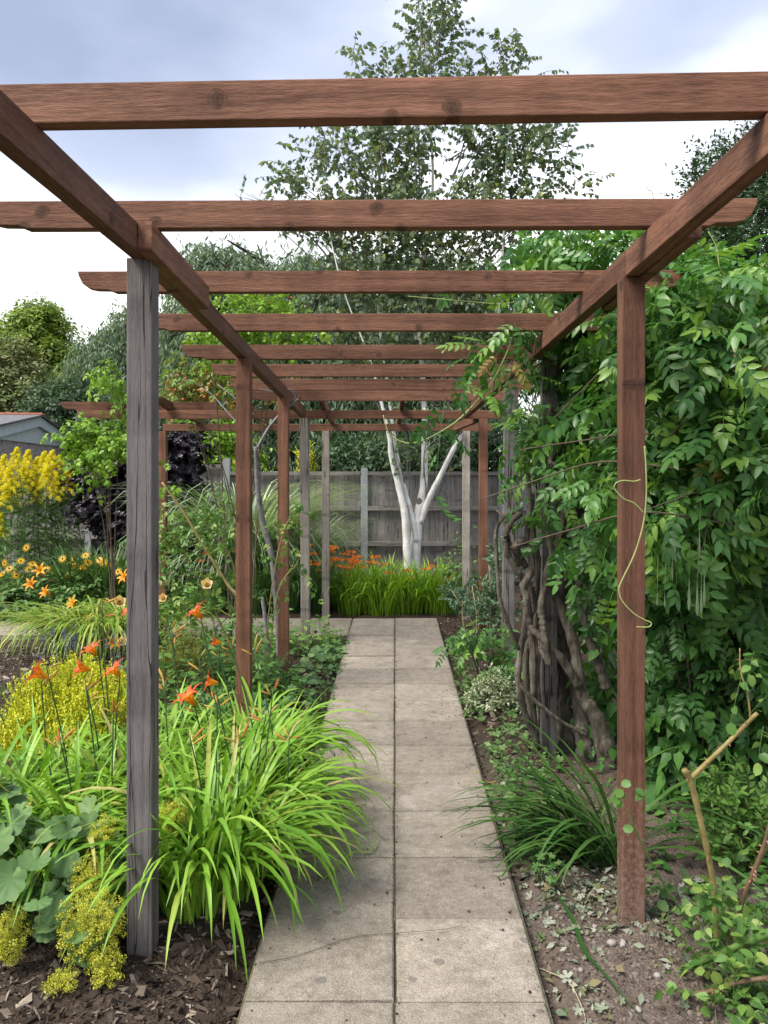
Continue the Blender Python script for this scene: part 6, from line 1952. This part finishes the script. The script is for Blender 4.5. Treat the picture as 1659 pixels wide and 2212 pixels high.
cane([(1548, 2060, 2.66), (1546, 1980, 2.66), (1538, 1890, 2.65), (1515, 1780, 2.63), (1495, 1700, 2.62), (1478, 1662, 2.61)], [.0105, .0105, .0105, .010, .0105, .010], SM_cane, 10)
cane([(1492, 1682, 2.62), (1530, 1645, 2.60), (1580, 1597, 2.58), (1636, 1540, 2.55)], (.0085, .0065), SM_cane, 12)
cane([(1622, 1560, 2.56), (1615, 1500, 2.56), (1600, 1450, 2.57), (1598, 1400, 2.58)], (.0035, .002), SM_cane, 4)
cane([(1570, 2050, 2.66), (1600, 1955, 2.62), (1628, 1885, 2.58), (1650, 1830, 2.55), (1668, 1760, 2.52)], (.009, .007), SM_redcane, 16, .011)
cane([(1480, 2090, 2.55), (1540, 2068, 2.5), (1600, 2042, 2.42), (1680, 2008, 2.35)], (.010, .013), SM_green, 14)
cane([(1495, 2000, 2.7), (1440, 1920, 2.66), (1400, 1850, 2.62), (1372, 1790, 2.6), (1355, 1745, 2.6)], (.004, .002), SM_green, 4, .006)
cane([(1470, 2150, 2.45), (1540, 2140, 2.4), (1600, 2120, 2.35), (1680, 2110, 2.3)], (.006, .008), SM_redcane, 8)
lp, ld = [], []
for q in ((1342, 1690), (1362, 1688), (1345, 1706), (1372, 1705), (1388, 1712), (1352, 1720), (1370, 1722), (1332, 1722), (1345, 1790), (1325, 1740)):
    lp.append(P(q[0], q[1], 2.58))
lp = np.array(lp)
Mx = frames(lp, np.c_[rg.normal(size=10) * .8, -0.3 + rg.normal(size=10) * .2, rg.normal(size=10) * .4], np.array([0, -1., .7]) + rg.normal(size=(10, 3)) * .2, np.full(10, .034))
pieces(thorn, 'leaf', lt_round, Mx, LM_rose, 10, rg)
Mx, tw = sprays(rg, [E(1580, 1960, 80, 50, 2.55, .12), E(1560, 2100, 90, 70, 2.4, .12), E(1640, 2130, 50, 70, 2.32, .1), E(1610, 2180, 70, 40, 2.3, .1), E(1630, 1430, 40, 50, 2.6, .08, .5), E(1640, 1560, 26, 60, 2.55, .08, .5), E(1530, 2180, 40, 30, 2.32, .08, .5), E(1480, 1990, 30, 30, 2.6, .08, .3)], 85, L=(0.1, 0.2), J=5, leaf=(0.026, 0.045), wu=0.4, droop=0.3, hang=0.2, flip=0.5)
Mx = Mx[Mx[:, 2, 3] > 0.0]
pieces(thorn, 'leaf', lt_round + lt_ovate[:2], Mx, LM_rose, 260, rg)
twig_part(tw, 0.0014, SM_green, thorn, 'twig')

# ---- plants along the right path edge
shrub('euonymus', 'low cream-variegated euonymus beside the path before the twisted trunks', 'shrub', base_of(0.68, 5.35), [E(1065, 1495, 45, 36, 5.35, .2), E(1095, 1530, 30, 24, 5.3, .15), E(1035, 1520, 30, 24, 5.35, .15)], 260, lt_small, LM_vari, 153, L=(0.06, 0.12), J=9, leaf=(0.022, 0.036), wu=0.6, droop=0.1, hang=0, limit=0, stems=8, stem_r=0.004)
shrub('wisteria_shoot', 'low wisteria shoot with pinnate leaves leaning to the path behind the euonymus', 'plant', base_of(0.72, 5.9), [E(1065, 1400, 45, 45, 5.9, .2), E(1030, 1385, 35, 25, 5.9, .15), E(1085, 1440, 36, 30, 5.7, .15)], 22, lt_wist, LM_wist, 154, stems=6, L=(0.15, 0.3), J=4, leaf=(0.55, 0.75), hang=0.3, wu=0.5, limit=60)
shrub('euphorbia', 'blue-green euphorbia with needle leaves at the foot of the far right posts', 'plant', base_of(0.95, 7.4), [E(1075, 1300, 30, 55, 7.3, .2), E(1015, 1320, 32, 26, 7.6, .2), E(1090, 1230, 26, 36, 7.3, .15), E(985, 1290, 20, 20, 8.0, .15)], 130, lt_small, LM_euph, 155, L=(0.15, 0.28), J=26, leaf=(0.035, 0.055), wu=1.0, droop=0.1, hang=-0.2, stems=8, stem_r=0.005)
shrub('corkscrew_willow', 'wiry twigs with curled lime leaves in front of the fence right of the birch', 'shrub', base_of(0.72, 9.2), [E(1000, 1200, 36, 36, 9.0, .2), E(960, 1260, 26, 20, 9.0, .15), E(1030, 1250, 26, 26, 8.9, .15), E(985, 1235, 40, 20, 9, .15)], 46, lt_small, LM_rose, 156, L=(0.2, 0.4), J=7, leaf=(0.05, 0.08), droop=0.2, stems=10, stem_r=0.005, twr=0.003, wr=0.9)
# old cut canes stacked round the far brown post
dry = thing('dry_canes', 'tangle of dry pale canes round the foot of the far brown post', 'twigs', base_of(0.86, 7.45))
for k in range(16):
    a = np.array([0.82 + rg.normal() * 0.09, 7.42 + rg.normal() * 0.05, -0.02])
    h = rg.uniform(0.25, 0.75)
    b_ = a + np.array([rg.normal() * 0.12, rg.normal() * 0.04, h])
    tube('cane', [a, (a + b_) / 2 + rg.normal(size=3) * 0.04, b_], (.006, .004), SM_straw if k % 3 else SM_brown, dry, 5, 5)
ground_cover('weeds', 'straggling weeds and bindweed on the mulch right of the slab path', [(0.72, 4.55, 0.2, 0.45), (0.66, 4.0, 0.16, 0.3), (0.62, 3.6, 0.12, 0.3), (0.85, 5.0, 0.2, 0.3), (0.53, 3.9, 0.08, 0.8), (0.52, 5.6, 0.07, 0.7), (0.52, 6.9, 0.06, 0.7)], 640, lt_small + lt_geran[:1], LM_weed, 157, (0.03, 0.06), limit=150, hmax=0.10)
ground_cover('cranesbill', 'soft green seedlings at the path edge before the strap-leaved clump', [(0.62, 3.45, 0.14, 0.2), (0.60, 3.15, 0.08, 0.14)], 110, lt_geran, LM_weed, 158, (0.03, 0.05), limit=110, hmax=0.12)
ground_cover('ivy', 'creeping small-leaved weeds at the feet of the thorny rose', [(1.15, 2.75, 0.25, 0.15), (1.2, 2.45, 0.2, 0.2), (1.05, 2.9, 0.25, 0.1), (1.3, 2.9, 0.2, 0.2), (1.12, 2.3, 0.2, 0.12)], 330, lt_round + lt_geran, LM_weed, 159, (0.025, 0.05), limit=200, hmax=0.1)
ground_cover('leafy_bed', 'dim ground leaves below the dense shrub and wisteria', [(1.7, 3.6, 0.6, 0.3), (1.3, 4.3, 0.3, 0.4), (1.5, 5.0, 0.6, 0.6), (1.5, 3.2, .5, .2)], 700, lt_small + lt_ovate[:1], LM_oval, 160, (0.04, 0.07), hmax=0.15)

# ================================================================== LOOSE LITTER
rg = np.random.default_rng(171)
chip_t = []
for s in range(7):
    r_ = np.random.default_rng(s)
    V = np.array([(-.5, -.2, 0), (.5, -.16, 0), (.45, .2, 0), (-.42, .17, 0), (-.48, -.18, .09), (.46, -.15, .07), (.42, .18, .09), (-.4, .15, .08)]) + r_.normal(size=(8, 3)) * 0.07
    V = V * [1.0, (0.35, 0.6, 1.0, 1.5, 0.22, 0.8, 1.2)[s], (1, .7, 1.3, 1, .8, 1.2, .6)[s]]
    V[r_.integers(0, 4)] *= 0.5
    chip_t.append(T(V, [(3, 2, 1, 0), (4, 5, 6, 7), (0, 1, 5, 4), (1, 2, 6, 5), (2, 3, 7, 6), (3, 0, 4, 7)]))
V = nrm(np.array([(-1, 0, 1.6), (1, 0, 1.6), (-1, 0, -1.6), (1, 0, -1.6), (0, 1.6, 1), (0, 1.6, -1), (0, -1.6, 1), (0, -1.6, -1), (1.6, 1, 0), (-1.6, 1, 0), (1.6, -1, 0), (-1.6, -1, 0)], float))
IF = [(0, 4, 1), (0, 9, 4), (9, 5, 4), (4, 5, 8), (4, 8, 1), (8, 10, 1), (8, 3, 10), (5, 3, 8), (5, 2, 3), (2, 7, 3), (7, 10, 3), (7, 6, 10), (7, 11, 6), (11, 0, 6), (0, 1, 6), (6, 1, 10), (9, 0, 11), (9, 11, 2), (9, 2, 5), (7, 2, 11)]
clod_t = [T(V * (1 + np.random.default_rng(s).normal(size=(12, 1)) * 0.16) * [1, .85, .65], IF) for s in range(4)]


def strewn(name, label, areas, n, tm, mat, size, seed, tiltv=0.25, lift=0.0, cat=None, smooth=False, z_on=None):
    rg = np.random.default_rng(seed)
    ar = np.array([(a[1] - a[0]) * (a[3] - a[2]) * (a[4] if len(a) > 4 else 1) for a in areas])
    ci = rg.choice(len(areas), n, p=ar / ar.sum())
    A = np.array([a[:4] for a in areas])[ci]
    x = rg.uniform(A[:, 0], A[:, 1])
    y = rg.uniform(A[:, 2], A[:, 3])
    z = (gz(x, y) if z_on is None else np.full(n, z_on)) + lift
    yd = np.c_[rg.normal(size=(n, 2)), rg.normal(size=n) * tiltv]
    sz = size[0] + (size[1] - size[0]) * rg.random(n) ** 3.0
    M = frames(np.c_[x, y, z], yd, UP + rg.normal(size=(n, 3)) * tiltv, sz)
    me = joined(name, [(tt, M[i::len(tm)]) for i, tt in enumerate(tm)], mat, (0, 0, 0), rg, smooth)
    o = link(name, me)
    tag(o, label, cat, kind='stuff')
    return o


M_bark = var_mat('bark_chip', [(0.022, 0.016, 0.013), (0.038, 0.028, 0.022), (0.06, 0.044, 0.035), (0.085, 0.062, 0.048), (0.15, 0.12, 0.095), (0.34, 0.29, 0.23)], bmp=0.6)
M_bark2 = var_mat('pale_bark_chip', [(0.08, 0.06, 0.05), (0.17, 0.135, 0.115), (0.27, 0.225, 0.195), (0.38, 0.33, 0.29)], bmp=0.4)
M_clod = var_mat('soil_clod', [(0.095, 0.070, 0.057), (0.15, 0.118, 0.098), (0.20, 0.163, 0.137), (0.25, 0.21, 0.18)], bmp=0.8, scale=150.0)
strewn('bark_mulch', 'dark bark chippings over the left bed below the daylilies', [(-1.35, -0.47, 2.1, 2.85, 2.0), (-1.3, -0.47, 2.8, 4.0, .5), (-0.75, -0.47, 4.0, 8.4, .6), (-2.2, -0.75, 3.6, 7.3, .25)], 6500, chip_t, M_bark, (0.010, 0.060), 1, 0.5, 0.003, 'mulch')
strewn('bark_mulch', 'pale bark chippings left of the lavender by the side path', [(-3.6, -1.9, 5.5, 7.4)], 2600, chip_t, M_bark2, (0.02, 0.07), 2, 0.3, 0.004, 'mulch')
strewn('bark_mulch', 'reddish brown bark chippings along the right path edge', [(0.47, 0.95, 3.2, 8.7), (0.9, 2.2, 3.0, 8.0, .3), (0.5, 2.5, 8.6, 11.0, .2)], 3600, chip_t, var_mat('red_bark_chip', [(0.05, 0.032, 0.024), (0.10, 0.067, 0.052), (0.17, 0.125, 0.10), (0.27, 0.22, 0.18)], bmp=0.4), (0.015, 0.06), 3, 0.3, 0.004, 'mulch')
strewn('soil_crumbs', 'crumbly dug soil in front of the front brown post', [(0.47, 1.45, 2.0, 3.1)], 9000, clod_t, M_clod, (0.0012, 0.012), 4, 0.5, 0.0, 'soil', False)
strewn('cut_leaves', 'wilted grey-green clippings strewn round the front brown post', [(0.52, 0.85, 2.9, 3.25), (0.6, 1.25, 2.75, 3.1, .8), (0.85, 1.25, 2.5, 2.8, .15), (0.5, 1.4, 2.1, 2.8, .16), (0.47, 0.62, 2.2, 4.5, .5)], 950, lt_small + [lt_geran[0]], LM_litter, (0.02, 0.05), 5, 0.55, 0.012, 'leaves', True)
strewn('path_crumbs', 'small leaf and soil crumbs scattered on the paving', [(-0.45, 0.45, 2.2, 8.6, .35), (-0.012, 0.012, 2.2, 8.6, 10), (0.40, 0.46, 2.2, 8.6, 1.2), (-0.46, -0.40, 2.2, 8.6, 1.2), (0.30, 0.46, 2.2, 8.6, 1.0), (-0.46, -0.2, 2.6, 5.0, .8)], 1700, clod_t + chip_t[:2], M_bark, (0.0012, 0.0055), 6, 0.3, 0.003, 'litter', False, 0.0)
# lawn corner
lb = [blade_t(L=0.05, lean=1.4, curl=0.7, w=0.004, n=3, zmin=0), blade_t(L=0.065, lean=1.2, curl=0.9, w=0.004, n=3, zmin=0)]
n = 6500
x = rg.uniform(-4.2, -2.2, n)
y = rg.uniform(4.0, 5.85, n)
k = (x < -2.33 + 0.12 * np.sin(y * 3)) & (y < 5.75 + 0.1 * np.sin(x * 4))
x, y = x[k], y[k]
Mx = rotz_frames(np.c_[x, y, gz(x, y)], rg.uniform(0, 6.28, len(x)), rg.uniform(0.7, 1.4, len(x)))
me = joined('lawn', [(lb[0], Mx[::2]), (lb[1], Mx[1::2])], LM_lawn, (0, 0, 0), rg)
tag(link('lawn', me), 'short green lawn corner left of the golden heather', 'grass', kind='stuff')

# pebbles on the dug soil
M_pebble2 = var_mat('pebble', [(0.24, 0.21, 0.19), (0.42, 0.38, 0.35), (0.30, 0.26, 0.23)], rough=0.6)
for i, (px, py, s) in enumerate(((1210, 2152, .016), (1207, 2186, .014), (1322, 2033, .020), (1345, 2036, .017), (1285, 1990, .012), (1420, 2120, .013), (1170, 2100, .010), (1380, 2180, .012), (1255, 2090, .012))):
    z = 2726.0 / (py - 1021)
    p = P(px, py, z)
    p[2] = float(gz(p[0], p[1])) + s * 0.35
    o = link('pebble', t_mesh(clod_t[i % 4], 'pebble', M_pebble2), None, frames(p[None], rg.normal(size=(1, 3)) * [1, 1, .1], UP[None] + .01, np.array([s]))[0])
    tag(o, 'small pale pebble lying on the dug soil right of the path', 'pebble', 'pebbles on the dug soil')


def ribbon(name, label, pts, w, mat, cat='leaf'):
    p = crom(pts, 8)
    tn = nrm(np.gradient(p, axis=0))
    sd_ = nrm(np.cross(tn, UP))
    k = len(p)
    wd = w * np.sin(np.pi * np.linspace(0.12, 1, k) ** 0.8)[:, None] + 0.001
    Vv = np.stack([p - sd_ * wd / 2 + [0, 0, .003], p, p + sd_ * wd / 2 + [0, 0, .003]], 1).reshape(-1, 3)
    U = np.stack([np.c_[np.full(k, -1), np.linspace(0, 1, k)], np.c_[np.zeros(k), np.linspace(0, 1, k)], np.c_[np.full(k, 1), np.linspace(0, 1, k)]], 1).reshape(-1, 2)
    F = []
    for i in range(k - 1):
        a = 3 * i
        F += [(a, a + 1, a + 4, a + 3), (a + 1, a + 2, a + 5, a + 4)]
    c = p[0].copy()
    t_ = T(Vv - c, F, U)
    me = raw_mesh(name, t_.V, t_.loops, t_.sizes, t_.UV)
    me.materials.append(mat)
    o = link(name, me)
    o.location = tuple(c)
    return tag(o, label, cat)


def gp(px, py, lift=0.008):
    z = 2726.0 / (py - 1021)
    p = P(px, py, z)
    p[2] = float(gz(p[0], p[1])) + lift
    if abs(p[0]) < 0.46 and p[1] < 8.6:
        p[2] = lift
    return p


ribbon('fallen_leaf', 'long fallen green strap leaf lying across the dug soil', [gp(1208, 1935, .02), gp(1240, 1990, .015), (gp(1262, 2060, .02)), gp(1310, 2130, .015), gp(1395, 2210, .012)], 0.016, LM_strap)
ribbon('fallen_leaf', 'fallen strap leaf curled on the slabs beside the daylily', [gp(700, 1905), gp(760, 1850, .012), gp(800, 1845, .012), gp(820, 1810, .02)], 0.012, LM_daylily)
tw_ = tag(tube('twig', [gp(560, 2085), gp(640, 2070), gp(760, 2030), gp(860, 2020), gp(960, 2012), gp(1000, 2003)], (.0013, .0007), SM_brown, None, 5, 5), 'thin dry bent twig lying across two paving slabs', 'twig')
tw_ = tag(tube('twig', [gp(735, 1752), gp(760, 1748), gp(790, 1741)], (.0035, .002), SM_brown, None, 5, 5), 'short dark stick lying on a slab by the daylily tips', 'twig')
tw_ = tag(tube('twig', [gp(1165, 2060), gp(1190, 2070), gp(1230, 2120), gp(1260, 2180), gp(1265, 2212)], (.002, .0015), SM_straw, None, 5, 5), 'pale straw stem lying on the soil beside the path edge', 'twig')
tw_ = tag(tube('twig', [gp(1030, 1668), gp(1060, 1672), gp(1110, 1668)], (.006, .005), SM_cane, None, 6, 5), 'short pale cane lying on the mulch at the path edge', 'twig')
